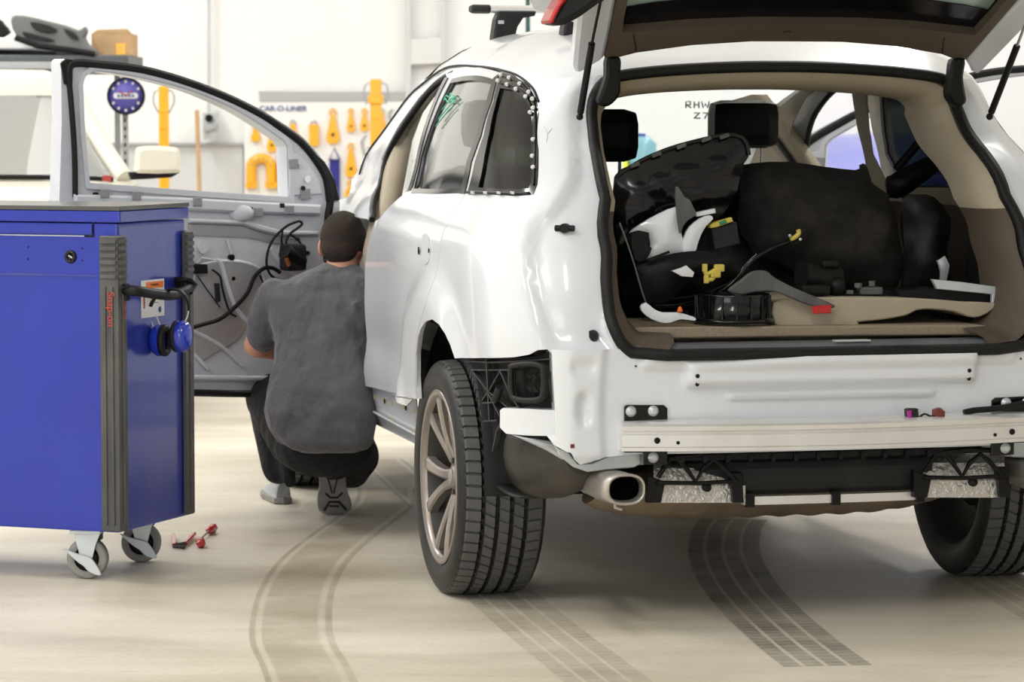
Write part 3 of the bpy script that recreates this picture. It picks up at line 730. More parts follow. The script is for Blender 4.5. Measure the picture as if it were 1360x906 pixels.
    vs = [(-9, -9, 0), (11, -9, 0), (11, 26, 0), (-9, 26, 0)]; fs = [(0, 1, 2, 3)]; mi = [0]; uvs = [[(0, 0)] * 4]
    for pl, w, k in (([(515, 648), (512, 668), (488, 688), (455, 712), (420, 742), (398, 775), (388, 810), (388, 850), (405, 885), (425, 930), (465, 1000), (530, 1090)], .245, 1),
                     ([(655, 782), (690, 812), (730, 845), (775, 880), (830, 925), (920, 1010), (1030, 1130)], .235, 3),
                     ([(975, 690), (965, 705), (962, 735), (980, 775), (1015, 815), (1060, 855), (1100, 885)], .25, 2),
                     ([(1300, 762), (1350, 790), (1420, 830)], .22, 3), ([(505, 610), (540, 640), (575, 672)], .2, 1)):
        c = crv([tuple(onfloor(*p)[:2]) for p in pl], 12); L_ = 0
        for i in range(len(c)):
            a = Vector(c[max(0, i - 1)]); b_ = Vector(c[min(len(c) - 1, i + 1)]); t = (b_ - a).normalized(); nn = Vector((-t.y, t.x)); p = Vector(c[i])
            if i: L_ += (p - Vector(c[i - 1])).length
            q0 = p - nn * w / 2; q1 = p + nn * w / 2; vs += [(q0.x, q0.y, .0006 + .0001 * k), (q1.x, q1.y, .0006 + .0001 * k)]
            if i:
                n_ = len(vs); fs.append((n_ - 4, n_ - 3, n_ - 1, n_ - 2)); mi.append(k); uvs.append([(0, Lp), (1, Lp), (1, L_ * .3), (0, L_ * .3)])
            Lp = L_ * .3
    me = bpy.data.meshes.new('floor'); me.from_pydata(vs, [], fs); me.update()
    o = link('floor', me, [m, soft, ribd, ribs]); me.polygons.foreach_set('material_index', mi)
    u = me.uv_layers.new(name='UVMap')
    for f, uu in zip(me.polygons, uvs):
        for li, t in zip(f.loop_indices, uu): u.data[li].uv = t
    bm = bmesh.new(); bm.from_mesh(me)
    for f in bm.faces:
        if f.normal.z < 0: f.normal_flip()
    bm.to_mesh(me); bm.free()
    tag(o, kind='structure')
    mb = MB(); mb.box((1, 26.1, 3), (20.4, .2, 6.2)); tag(mb.build('wall_back', M['wall']), kind='structure')
    mb = MB(); mb.box((-9.1, 8.5, 3), (.2, 35, 6.2)); tag(mb.build('wall_left', M['wall']), kind='structure')
    mb = MB(); mb.box((11.1, 8.5, 3), (.2, 35, 6.2)); tag(mb.build('wall_right', M['wall']), kind='structure')
    mb = MB(); mb.box((1, 8.5, 6.2), (20.4, 35.4, .2)); tag(mb.build('ceiling', M['wall']), kind='structure')
room()
# ================================================================== rear end of the car
def pflat(name, px, y, t, m, parent=None, bev=.002, slope=0., yf=None):
    """solid plate: outline read at depth y (car space), thickness t away from the viewer"""
    pts = [cy_(a, b, y) for a, b in px]; P = [(p[0], p[2]) for p in pts]
    z0 = sum(p[1] for p in P) / len(P)
    mb = MB(); mb.prism(P, lambda u, v, w: (u, y + w + (v - z0) * slope, v), t, bev=bev); return mb.build(name, m, parent)
def ptube(name, px, ys, r, m, parent=None, n=8, k=5, closed=False):
    pts = []
    for i, (a, b) in enumerate(px):
        y = ys if isinstance(ys, (int, float)) else ys[i]; pts.append(tuple(cy_(a, b, y)))
    mb = MB(); mb.tube(crv(pts, k, closed), r, n, closed=closed); return mb.build(name, m, parent)
# ---- rear panel: pressed sheet from side to side
YP = -.885
def xz(l): return [(float(cy_(a, b, YP)[0]), float(cy_(a, b, YP)[2])) for a, b in l]
FEAT = []   # (outline, height outward, softness)
def feat(px, h, soft, mirror=True):
    P = xz(px); FEAT.append((P, h, soft)); 
    if mirror: FEAT.append(([(-a, b) for a, b in reversed(P)], h, soft))
feat([(730, 455), (806, 455), (801, 500), (800, 560), (803, 612), (730, 612)], .012, .010)
feat([(757, 478), (790, 478), (792, 490), (787, 500), (762, 500), (757, 492)], -.010, .010)
feat([(768, 520), (780, 520), (785, 535), (784, 560), (776, 570), (766, 566), (762, 548), (763, 530)], -.018, .016)
_c = xz([(905, 480), (905, 516)]); _xL = _c[0][0]
FEAT.append(([(_xL, _c[1][1]), (-_xL, _c[1][1]), (-_xL, .845), (_xL, .78)], .028, .018))
_r = xz([(965, 519), (965, 530)]); FEAT.append(([(_r[0][0], _r[1][1]), (-_r[0][0], _r[1][1]), (-_r[0][0] + .02, _r[0][1]), (_r[0][0] - .02, _r[0][1])], .020, .010))
_q = xz([(850, 482), (850, 492)]); FEAT.append(([(_q[0][0], _q[1][1]), (-_q[0][0], _q[1][1]), (-_q[0][0], .85), (_q[0][0], .85)], .014, .012))
def T(P):
    P = np.asarray(P, float); x, z = P[:, 0], P[:, 1]
    y = YP - .02 * (1 - (x / .8) ** 2) + .10 * np.clip((np.abs(x) - .76) / .10, 0, 3) ** 2
    for pl, h, s in FEAT:
        k = inpoly(P, pl); y = y - h * np.where(k, sstep(0, s, dist_poly(P, pl)), 0)
    y = y - .014 * sstep(.815, .795, z) * 0
    return np.stack([x, y, z], 1)
_lo = xz([(736, 468), (737, 500), (739, 540), (740, 577), (731, 580), (738, 592), (752, 600), (757, 601), (762, 610), (770, 617), (784, 614), (802, 607), (840, 603)])
_lo = [(x, z) for x, z in _lo]; zt = .792
ol = [(-.56, zt), (-.60, .818), (_lo[0][0], .818)] + _lo[1:] + [(-.4, .515), (.4, .515)] + [(-x, z) for x, z in reversed(_lo[1:])] + [(-_lo[0][0], .818), (.60, .818), (.56, zt)]
rp = sheet('rear_panel', ol, [], T, [M['white']], car, step=.013, th=.004, flip=False)
# turned edge of the corner block
for sg in (1, -1):
    mb = MB(); e = [T(np.array([p]))[0] for p in _lo[:4]]
    mb.loft([[(sg * p[0], p[1], p[2]) for p in e], [(sg * (p[0] + .01), p[1] + .10, p[2]) for p in e]], closed=False, caps=False); mb.build('panel_edge', M['white'], rp)
# small dark holes
for px in ([(920.5, 497.9, .006), (920.5, 509, .006), (843, 486, .003)]):
    x, z = xz([px[:2]])[0]
    for sg in (1, -1):
        y = T(np.array([[x, z]]))[0][1]; mb = MB(); mb.lathe([(0, 0), (px[2], 0), (px[2], .0015), (0, .0015)], 12, Matrix.Translation((sg * x, y - .001, z)) @ Matrix.Rotation(pi / 2, 4, 'X')); mb.build('panel_hole', M['black'], rp)
x, z = xz([(758.7, 592)])[0]
for sg in (1, -1):
    mb = MB(); mb.box((sg * x, T(np.array([[x, z]]))[0][1] - .001, z), (.011, .004, .011)); mb.build('square_hole', M['rust'], rp)
# corner shelf between block and quarter
# white bracket box left of the corner block
br = svs([(664, 545), (668, 542), (700, 543), (737, 545), (742, 560), (741, 579), (700, 578.5), (672, 576), (664, 568)])
for fn, fl, sg in ((S, True, 1), (mir(S), False, -1)):
    sheet('side_bracket', br, [], (lambda f: (lambda P: f(P) * np.array([1, 1, 1])))(fn), [M['white']], rp, step=.015, th=.05, flip=fl)
# lower grey flange
lf = [(740, 594), (757, 600), (770, 617), (790, 616), (812, 606), (853, 601), (854, 617), (845, 622), (812, 625), (783, 628), (765, 622), (745, 606)]
P = xz(lf)
for sg in (1, -1):
    mb = MB(); mb.prism([(sg * a, b) for a, b in P], lambda u, v, w: (u, -.865 + w, v), .02, bev=.003); mb.build('lower_flange', M['zinc'], rp)
# hanging white chassis corner behind the flange
pflat('chassis_rail_end', [(686, 580), (730, 600), (765, 622), (800, 620), (850, 618), (885, 616), (902, 604), (855, 596), (740, 588)], -.80, .12, M['white_in'], rp, bev=.008)
pflat('chassis_rail_end', [(1255, 590), (1330, 585), (1390, 580), (1390, 612), (1330, 606), (1285, 604)], -.80, .12, M['white_in'], rp, bev=.008)
# ---- bumper beam
zb0 = float(cy_(828, 600, -.93)[2]); zb1 = float(cy_(828, 561, -.93)[2]); H_ = zb1 - zb0
xl = float(cy_(827, 580, -.93)[0])
def ybeam(x): return -.925 - .085 * (1 - (x / .62) ** 2)
prof = [(0, .0), (0, .12), (-.004, .16), (-.004, .55), (.002, .60), (.002, .66), (-.008, .72), (-.010, .86), (-.002, .93), (.012, 1.0), (.055, 1.04), (.055, .0)]
mb = MB(); mb.loft([[(x, ybeam(x) + a, zb0 + b * H_) for a, b in prof] for x in np.linspace(xl, -xl, 41)], smooth=False)
beam = mb.build('bumper_beam', M['silver'], car)
for (px, py, r) in ((870, 584.3, .009), (896, 586.6, .005)):
    p = cy_(px, py, -.93)
    for sg in (1, -1):
        mb = MB(); y = ybeam(p[0]) - .005; mb.lathe([(0, 0), (r, 0), (r, .002), (0, .002)], 14, Matrix.Translation((sg * p[0], y, p[2])) @ Matrix.Rotation(pi / 2, 4, 'X')); mb.build('beam_hole', M['black'], beam)
for sg in (1, -1):
    pts = [cy_(a, b, -.90) for a, b in [(829, 540), (832, 538), (881, 538), (886, 542), (886, 617), (854, 617), (854, 601), (829, 601)]]
    mb = MB(); mb.prism([(sg * p[0], p[2]) for p in pts], lambda u, v, w: (u, -.905 + w, v), .012, bev=.002); bk = mb.build('mounting_plate', M['blackg'], beam)
    for a, b in ((838.5, 546.7), (868, 546.1), (868, 608)):
        p = cy_(a, b, -.91); mb = MB(); M4 = Matrix.Translation((sg * p[0], -.905, p[2])) @ Matrix.Rotation(pi / 2, 4, 'X')
        mb.lathe([(0, 0), (.0155, 0), (.0155, .003), (.010, .004), (.010, .012), (.007, .013), (0, .013)], 18, M4); mb.build('flange_bolt', M['zinc'], bk)
# ---- lower structure behind the beam
mb = MB(); zc = lambda py, y=-.90: float(cy_(1040, py, y)[2])
def hbar(name, pxl, pxr, pyt, pyb, y, depth, m, parent, bow=.05, prof=None, seg=24):
    a = cy_(pxl, (pyt + pyb) / 2, y); b = cy_(pxr, (pyt + pyb) / 2, y); zt = zc(pyt, y); zb = zc(pyb, y)
    pr = prof or [(0, 0), (0, 1), (depth, 1), (depth, 0)]
    mb = MB(); mb.loft([[(x, y - bow * (1 - (x / .7) ** 2) + u, zb + (zt - zb) * w) for u, w in pr] for x in np.linspace(a[0], b[0], seg)], smooth=False); return mb.build(name, m, parent)
under = empty('underbody', parent=car)
rnd = [(.03 - .03 * cos(a), .5 + .5 * sin(a)) for a in np.linspace(-pi / 2, pi / 2, 9)] + [(.10, 1), (.10, 0)]
hbar('valance_tube', 884, 1232, 604, 655, -.80, .1, M['dark'], under, prof=rnd)
hbar('upper_strip', 884, 1300, 599, 607, -.84, .08, M['black'], under)
hbar('reflector_strip', 982, 1222, 656, 667, -.80, .03, M['silver'], under)
for px in (990, 1103, 1216): hbar('strip_clip', px - 5, px + 6, 652, 670, -.81, .02, M['black'], under, seg=2)
for i, x in enumerate(np.linspace(900, 1225, 12)):
    hbar('rib', x, x + 5, 601, 610, -.85, .05, M['black'], under, seg=2)
def shield(px, mirror=False):
    pts = []
    for (a, b, y) in px: pts.append(cy_(a, b, y))
    return pts
for (x0, x1, dy) in ((868, 990, 0), (1222, 1334, -7)):
    mb = MB(); rows = [(606, -.76), (612, -.80), (622, -.83), (634, -.84), (645, -.84), (645, -.85), (668, -.85)]
    mb.loft([[tuple(cy_(x, py + dy * (py > 0), y)) for x in np.linspace(x0, x1, 14)] for py, y in rows], closed=False, caps=False, smooth=False)
    sh = mb.build('heat_shield', M['foil'], under)
    zig = [(x0 + 6, 634), (x0 + 20, 612), (x0 + 30, 606), (x0 + 42, 620), (x0 + 56, 640), (x0 + 66, 622), (x0 + 80, 610), (x0 + 92, 620), (x0 + 110, 640)]
    ptube('zigzag_brace', [(a, b + dy) for a, b in zig], -.872, .0075, M['black'], under, k=1)
    ptube('lower_brace', [(x0 + 4, 641 + dy), (x0 + 60, 642 + dy), (x0 + 112, 639 + dy)], -.872, .006, M['black'], under, k=1)
    ptube('upper_brace', [(x0 + 20, 609 + dy), (x0 + 60, 604 + dy), (x0 + 112, 606 + dy)], -.872, .008, M['black'], under, k=1)
    pflat('brace_end', [(x0 + 102, 628 + dy), (x0 + 118, 628 + dy), (x0 + 120, 668 + dy), (x0 + 106, 668 + dy)], -.87, .03, M['black'], under)
    pflat('brace_end', [(x0 - 8, 632 + dy), (x0 + 16, 640 + dy), (x0 + 10, 668 + dy), (x0 - 8, 668 + dy)], -.87, .03, M['black'], under)
    mb = MB(); q = cy_(x0 + 72, 648 + dy, -.87); mb.lathe([(0, 0), (.011, 0), (.013, .004), (.013, .02)], 14, Matrix.Translation(q) @ Matrix.Rotation(-pi / 2, 4, 'X')); mb.build('rubber_bung', M['black'], under)
# muffler: wide flattened drum with pressed ribs
rings = []
for i, x in enumerate(np.linspace(-.62, .50, 60)):
    w = 1 - abs((x + .06) / .60) ** 4; w = max(w, .05) ** .5; rr = 1 + .03 * sin(i * 1.25)
    cz = .395; ry, rz = .17 * w, .105 * w * rr
    rings.append([(x + .04 * sin(a), -.60 + ry * cos(a), cz + rz * sin(a) * (1.0 if sin(a) < 0 else .6)) for a in np.linspace(0, 2 * pi, 26)[:-1]])
MB().loft(rings).build('muffler', M['muff'], under)
# exhaust tips
def exhaust(sg):
    c = cy_(832, 650.5, -.98)   # centre of the mouth
    ax = Vector((.0, 1, .02)); mb = MB(); rings = []
    def ring(cx, y, cz, rx, rz, n=28, p=2.6):
        return [(sg * (cx + rx * (abs(cos(a)) ** (2 / p)) * (1 if cos(a) > 0 else -1)), y, cz + rz * (abs(sin(a)) ** (2 / p)) * (1 if sin(a) > 0 else -1)) for a in np.linspace(0, 2 * pi, n, endpoint=False)]
    x, y, z = float(c[0]), -.98, float(c[2])
    mb.loft([ring(x, y + .16, z, .040, .028), ring(x, y + .02, z, .047, .035), ring(x, y, z, .049, .037), ring(x, y - .004, z, .054, .042), ring(x - .002, y, z, .057, .045), ring(x - .008, y + .05, z - .001, .057, .045), ring(x - .012, y + .14, z - .004, .057, .046), ring(x - .014, y + .16, z - .005, .052, .042), ring(x - .014, y + .30, z - .008, .050, .040)], caps=False)
    t = mb.build('exhaust_tip', M['tip'], under)
    mb = MB(); mb.add(ring(x, y + .035, z, .047, .035), [tuple(range(28))]); mb.build('pipe_bore', M['bore'], t)  # flat black cap painted as the dark inside of the pipe
    mb = MB(); q = Vector((sg * (x - .0), y + .12, z - .045)); mb.tube([q, q + Vector((0, 0, -.02)), q + Vector((.02 * sg, 0, -.026))], .006, 6); mb.build('tip_clamp', M['tip'], t)
exhaust(1); exhaust(-1)
# spare wheel well / side tank behind the left rear wheel
for sg in (1, -1):
    rings = []
    for (y, cx, cz, rx, rz) in ((-.26, -.73, .50, .03, .06), (-.32, -.74, .485, .11, .12), (-.45, -.745, .475, .125, .135), (-.60, -.74, .485, .12, .125), (-.74, -.72, .50, .10, .10), (-.80, -.71, .51, .06, .06)):
        rings.append([(sg * (cx + rx * cos(a)), y, cz + rz * sin(a)) for a in np.linspace(0, 2 * pi, 22, endpoint=False)])
    MB().loft(rings).build('side_tank', M['tank'], under)
# floor pan, inner arches, tank: what closes the car underneath
mb = MB()
mb.box((0, 1.45, .60), (1.55, 3.2, .16), bev=.03); mb.build('floor_pan', M['dark'], under)
mb = MB(); mb.box((0, -.45, .70), (1.25, .78, .16), bev=.04); mb.build('boot_pan', M['dark'], under)
mb = MB(); mb.tube([(-.70, 0, .36), (.70, 0, .36)], .035, 10); mb.tube([(-.35, -.05, .38), (.35, -.05, .38)], .10, 12); mb.build('rear_axle', M['disc'], under)
for sg in (1, -1):
    mb = MB(); mb.tube([(sg * .66, .05, .36), (sg * .40, .35, .44)], .03, 8); mb.tube([(sg * .62, -.08, .36), (sg * .55, -.05, .80)], .04, 10); mb.build('suspension_arm', M['disc'], under)
# wheel housings
for sg in (1, -1):
    for cy0, r0, m_ in ((0.0, .455, M['rubber']), (2.98, .44, M['rubber'])):
        mb = MB(); rings = []
        for a in np.linspace(-.25, pi + .1, 24):
            rings.append([(sg * .925, cy0 + r0 * cos(a) * 1.0, .40 + r0 * sin(a)), (sg * .90, cy0 + (r0 + .01) * cos(a), .40 + (r0 + .01) * sin(a)), (sg * .52, cy0 + (r0 + .01) * cos(a), .40 + (r0 + .01) * sin(a))])
        mb.loft(rings, closed=False, caps=False); mb.build('wheel_arch_liner', m_, car)
    mb = MB(); mb.box((sg * .53, 0, .66), (.02, .9, .5)); mb.build('inner_arch_wall', M['rubber'], car)
    mb = MB(); mb.tube([tuple(q) for q in [(sg * .905, .448, .44), (sg * .905, .452, .52), (sg * .905, .43, .62)]], .008, 6); mb.build('arch_lip', M['black'], car)
# liner strip hanging down behind the wheel
lp = [(658, 552), (652, 580), (648, 604), (655, 626), (668, 643), (684, 655), (700, 660)]
for sg in (1, -1):
    P_ = [cx_(a, b, -.87) for a, b in lp]; ring = []
    P_ = [np.array(p) for p in crv(P_, 4)]
    mb = MB(); mb.loft([[(sg * -.895, p[1], p[2]), (sg * -.895, p[1] - .012, p[2] - .003), (sg * -.845, p[1] - .02, p[2] - .003), (sg * -.845, p[1] - .008, p[2])] for p in P_], smooth=True); mb.build('arch_liner_flap', M['rubber'], car)
# ---- black bumper carrier with air vent, on the left and right corner
Boff = lambda k: (lambda P: S(P) + np.stack([np.full(len(P), k * .8), np.full(len(P), k * .5), np.zeros(len(P))], 1))
plate = svs([(608, 478), (640, 477.5), (683, 476), (705, 473), (716, 468), (726, 466), (733, 473), (735, 486), (739, 495), (736, 505), (733, 522), (724, 544), (700, 542), (668, 539), (661, 552), (652, 566), (648, 585), (645, 600), (641, 575), (636, 545), (627, 515), (616, 493)])
rib_l = [[(612, 480), (645, 482), (690, 480), (730, 477)], [(620, 492), (660, 492), (678, 492)], [(622, 494), (642, 520), (672, 545)], [(658, 494), (645, 517), (634, 533)], [(658, 493), (672, 525), (682, 541)], [(640, 478), (642, 520), (644, 560)], [(634, 536), (652, 535)], [(642, 522), (657, 552)], [(636, 560), (654, 559)], [(732, 480), (722, 505), (728, 535)], [(684, 541), (668, 548), (654, 572), (648, 600)]]
for sg in (1, -1):
    g = (lambda f: f) if sg == 1 else mir
    cr_ = sheet('bumper_carrier', plate, [], g(Boff(.045)), [M['black']], car, step=.02, th=.01, flip=(sg == 1))
    def on(l, k):
        q = Boff(k)(np.array([sv(*p) for p in l])); q[:, 0] *= sg; return [tuple(a) for a in q]
    mb = MB()
    for l in rib_l:
        a = on(l, .040); b = on(l, .018)
        for i in range(len(a) - 1):
            v = Vector(a[i + 1]) - Vector(a[i]); n_ = v.cross(Vector(b[i]) - Vector(a[i])).normalized() * .002
            q = [Vector(a[i]) - n_, Vector(a[i]) + n_, Vector(b[i]) + n_, Vector(b[i]) - n_]; q2 = [Vector(a[i + 1]) - n_, Vector(a[i + 1]) + n_, Vector(b[i + 1]) + n_, Vector(b[i + 1]) - n_]
            mb.loft([q, q2], smooth=False)
    mb.build('carrier_ribs', M['ribm'], cr_)
    ring = crv([(681, 486), (700, 483.5), (714, 485), (720, 492), (720, 520), (716, 530), (700, 532), (685, 530), (678, 523), (677, 492)], 4, True)
    mb = MB(); mb.tube(on(ring, .004), .009, 8, closed=True); mb.tube(on(ring, .020), .006, 6, closed=True); vf = mb.build('vent_frame', M['dark'], cr_)
    for xx in (699, 706.5, 714):
        for (ya, yb) in ((498, 510), (514, 530)):
            mb = MB(); a = on([(xx - 2, ya), (xx + 2, (ya + yb) / 2 - 1), (xx - 1, yb)], .006); b = on([(xx - 5, ya), (xx - 1, (ya + yb) / 2), (xx - 4, yb)], .03)
            mb.loft([[a[i], tuple(Vector(a[i]) + Vector((.002, .002, 0))), tuple(Vector(b[i]) + Vector((.002, .002, 0))), b[i]] for i in range(3)], smooth=False); mb.build('vent_slat', M['greyr'], vf)
    mb = MB(); a = on([(660, 515), (654, 532)], .012); mb.tube(a, .012, 8); mb.build('carrier_boss', M['dark'], cr_)
# ---- opening seal, trims, hinges
half = S(np.array(crv(seal_sv, 3))); half = half[half[:, 0] < -.02]
zbot = .800; bot = [(x, -.900 - .02 * (1 - (x / .8) ** 2), zbot) for x in np.linspace(-.50, .50, 21)]
ringL = [np.array(p) for p in reversed([tuple(a) for a in half])]       # top centre -> left -> bottom
ringL = [p for p in ringL if p[0] < -.01]
ring_ = [np.array((-p[0], p[1], p[2])) for p in reversed(ringL)]         # bottom right -> top
loop = [tuple(p) for p in ringL] + bot + [tuple(p) for p in ring_]
loopA = np.array(resamp(loop, .03)); 
mb = MB(); mb.tube([tuple(p + np.array([0, -.008, 0])) for p in loopA], .0175, 8, closed=True); mb.build('tailgate_seal', M['rubber'], car)
cen = np.array([0, 0, 1.17])
def inner(k, dy, dz=0):
    q = loopA.copy(); q[:, 0] = q[:, 0] * (1 - k / .62); q[:, 2] = cen[2] + (q[:, 2] - cen[2]) * (1 - k / .42) + dz; q[:, 1] += dy
    q[:, 2] = np.maximum(q[:, 2], .806); return q
R0, R1, R2, R3 = inner(.015, .01), inner(.040, .03), inner(.060, .12), inner(.062, .26)
def trimring(name, m, sel):
    mb = MB(); n = len(loopA)
    ks = [i for i in range(n) if sel(loopA[i])]
    runs = []; 
    for i in ks:
        if runs and runs[-1][-1] == i - 1: runs[-1].append(i)
        else: runs.append([i])
    if len(runs) > 1 and runs[0][0] == 0 and runs[-1][-1] == n - 1: runs[0] = runs.pop() + runs[0]
    if name.startswith('lower'): runs = [[(r[0] - 1) % n] + r + [(r[-1] + 1) % n] for r in runs]
    for r in runs:
        if len(r) > 1: mb.loft([[tuple(R[i]) for i in r] for R in (R0, R1, R2, R3)], closed=False, caps=False)
    return mb.build(name, m, car)
trimring('upper_pillar_trim', M['beige'], lambda p: p[2] > 1.17)
trimring('lower_pillar_trim', M['brown'], lambda p: p[0] < 0 and p[2] <= 1.17 and (p[2] > .86 or abs(p[0]) > .52)); trimring('lower_pillar_trim', M['brown'], lambda p: p[0] > 0 and p[2] <= 1.17 and (p[2] > .86 or abs(p[0]) > .52))
mb = MB(); mb.loft([[(x, -.875 - .02 * (1 - (x / .8) ** 2), .815), (x, -.86 - .02 * (1 - (x / .8) ** 2), .826), (x, -.79, .826), (x, -.78, .80)] for x in np.linspace(-.58, .58, 21)], closed=False, caps=False, smooth=False)
sp = mb.build('sill_plate', M['shelf'], car)
mb = MB(); mb.box((.07, -.872, .829), (.11, .03, .006), bev=.002); mb.build('latch_striker', M['zinc'], sp)
# hinge covers
hc = [(804, 77), (821, 77), (822.5, 100), (824, 122), (818, 134), (809, 141), (801, 140), (796, 133), (800, 118), (804, 100)]
for sg in (1, -1):
    pts = [cy_(a, b, -.47) for a, b in crv(hc, 3, True)]
    mb = MB(); mb.prism([(sg * p[0], p[2]) for p in pts], lambda u, v, w: (u, -.475 + w - (v - 1.55) * .25, v), .05, bev=.008); mb.build('hinge_cover', M['black'], car)
# ---- inner lining, headliner, cargo floor
def lin(k): return lambda P: S(P) + np.stack([np.full(len(P), k), .5 * k * np.ones(len(P)), np.zeros(len(P))], 1)
lo_ = [(-.10, .80), (-.10, 1.60), (.0, 1.63), (2.4 + off, 1.63), (2.4 + off, .80)]
up_ = [(-.06, 1.18), (-.02, 1.60), (.1, 1.635), (1.0 + off, 1.635)] + svs([(588, 95), (569, 109), (540, 139), (510, 179), (486, 232), (478, 262)])
dn_ = [(-.25, .78), (-.22, 1.19), (1.3 + off, 1.19), (1.3 + off, .78)]
for sg in (1, -1):
    g = (lambda f: f) if sg == 1 else mir
    fr_hole = [p for p in inset(hole_front, .01)]
    sheet('window_surround', up_, [inset(win_rear, .004), inset(quarter_ol, .02), hole_front], g(lin(.055)), [M['beige']], car, step=.05, th=.004, flip=(sg == 1))
    sheet('quarter_trim', dn_, [], g(lin(.16)), [M['brown']], car, step=.06, th=.004, flip=(sg == 1))
def headl(P): q = roofz(P); q[:, 2] -= .045; return q
sheet('headliner', [(-.50, -.26), (-.54, 0), (-.54, 1.45), (0, 1.68), (.54, 1.45), (.54, 0), (.50, -.26), (0, -.36)], [], headl, [mat('beige_headliner_cloth', (.30, .25, .18), .95, bump=.2)], car, step=.08, th=.01)
mb = MB(); mb.box((0, .10, .785), (1.36, 1.78, .03), bev=.004); mb.build('cargo_floor', M['tan'], car)
mb = MB(); mb.prism([(.18, 0), (.50, .05), (.52, .22), (.50, .40), (.20, .42)], lambda u, v, w: (.715 - w, -.72 + u * 1.1, .82 + v * .75), .01, bev=.003); mb.build('storage_recess', M['dark'], car)
# grab rib and belt point on the right quarter trim
mb = MB(); p = cx_(1312, 262, .60); mb.box(p, (.03, .05, .035), bev=.01); mb.build('hook_recess', M['black'], car)
# ---- seats
def seat(name, x, y, hr=True, w=.48, m=M['leather'], hrz=1.36, back=.98):
    s_ = empty(name, (x, y, .70), parent=car)
    mb = MB(); mb.box((0, .25, .13), (w, .5, .18), bev=.05); mb.build('seat_cushion', m, s_)
    mb = MB(); rings = []
    for z, hw, t, yy in ((.12, w * .48, .09, .03), (.35, w * .5, .085, -.01), (.50, w * .45, .07, -.05), (back - .42, w * .40, .06, -.08), (back - .38, w * .30, .035, -.09)):
        rings.append([(hw * cos(a) * (1 if abs(cos(a)) < .7 else 1), yy + t * sin(a), z) for a in np.linspace(0, 2 * pi, 20, endpoint=False)])
    mb.loft(rings); mb.build('backrest', m, s_)
    if hr:
        h_ = empty('headrest', (0, -.10, hrz - .70), parent=s_)
        MB().box((0, 0, 0), (.265, .11, .175), bev=.055).build('headrest_pad', m, h_)
        for k in (-.07, .07): MB().tube([(k, 0, -.07), (k, .01, -.17)], .006, 8).build('headrest_post', M['steel'], h_)
    return s_
hz = lambda px, py, y: float(cy_(px, py, y)[2])
seat('front_seat', .50, 1.62, hrz=hz(985, 165, 1.52)); seat('front_seat', -.42, 1.62, hrz=hz(985, 165, 1.52))
_s2 = seat('rear_seat', -.285, .72, w=.5, hrz=hz(820, 180, .62), back=.90); seat('rear_seat', .32, .72, w=.5, hr=False, back=.80)
mb = MB(); mb.loft([[(x, 2.25, .95), (x, 2.22, 1.12), (x, 2.35, 1.12 + .02 * cos(x * 3)), (x, 2.75, 1.09), (x, 2.8, .95)] for x in np.linspace(-.70, .70, 15)]); mb.build('dashboard', M['dark'], car)
mb = MB(); c = Vector((-.42, 2.10, 1.10)); mb.tube([c + Matrix.Rotation(radians(-25), 3, 'X') @ Vector((.185 * cos(a), 0, .185 * sin(a))) for a in np.linspace(0, 2 * pi, 28, endpoint=False)], .015, 8, closed=True); mb.tube([c, c + Vector((0, .2, -.06))], .03, 8); mb.box(c, (.16, .04, .10), bev=.02); mb.box(c, (.36, .02, .03), bev=.008); mb.build('steering_wheel', M['leather'], car)
YBP = DOOR_IN[2][0] - .05
# inner B pillar on the right
mb = MB(); mb.loft([[tuple(mir(S)(np.array([[s_, v]]))[0] + np.array([k, 0, 0])) for s_, k in ((YBP, -.08), (YBP + .2, -.08), (YBP + .2, -.02), (YBP, -.02))] for v in (.8, 1.0, 1.2, 1.4, 1.6)]); mb.build('inner_pillar', M['beige'], car)
mb = MB(); mb.loft([[tuple(S(np.array([[s_, v]]))[0] + np.array([k, 0, 0])) for s_, k in ((YBP, .08), (YBP + .2, .08), (YBP + .2, .02), (YBP, .02))] for v in (.8, 1.0, 1.2, 1.4, 1.6)]); mb.build('inner_pillar', M['beige'], car)

# seat belt webbing on the right hand B pillar
def belt(k0, k1, inx, nm, m):
    mb = MB(); mb.loft([[tuple(mir(S)(np.array([[YBP + k, v]]))[0] + np.array([q, 0, 0])) for k, q in ((k0, -inx), (k1, -inx), (k1, -inx + .006), (k0, -inx + .006))] for v in (.85, 1.0, 1.2, 1.4, 1.58)]); return mb.build(nm, m, car)
belt(.05, .10, .10, 'seat_belt', M['black'])
# ================================================================== raised tailgate
TA = radians(30); TH0 = np.array([0, -.47, 1.640]); TN = np.array([0, sin(TA), cos(TA)]); TE = np.array([0, -cos(TA), sin(TA)])
def tg(px, py, k=0.):
    """ray -> (x, t) in the tailgate plane lifted by k"""
    c = TH0 + TN * k; d = cray(px, py); t = (TN @ (c - CO)) / (TN @ d); q = CO + d * t - TH0; return (float(q[0]), float(q @ TE))
def TG(x, t, k): q = TH0 + TE * t + TN * k; return (x, float(q[1]), float(q[2]))
tgo = empty('tailgate', parent=car)
def sym(l): return l + [(-x, t) for x, t in reversed(l)]
def bend(x): return -.00 * x * x
lt = [tg(*p) for p in [(1040, 55), (998, 55), (919, 60), (845, 70), (820, 76.5)]]; lt[0] = (0, lt[0][1])
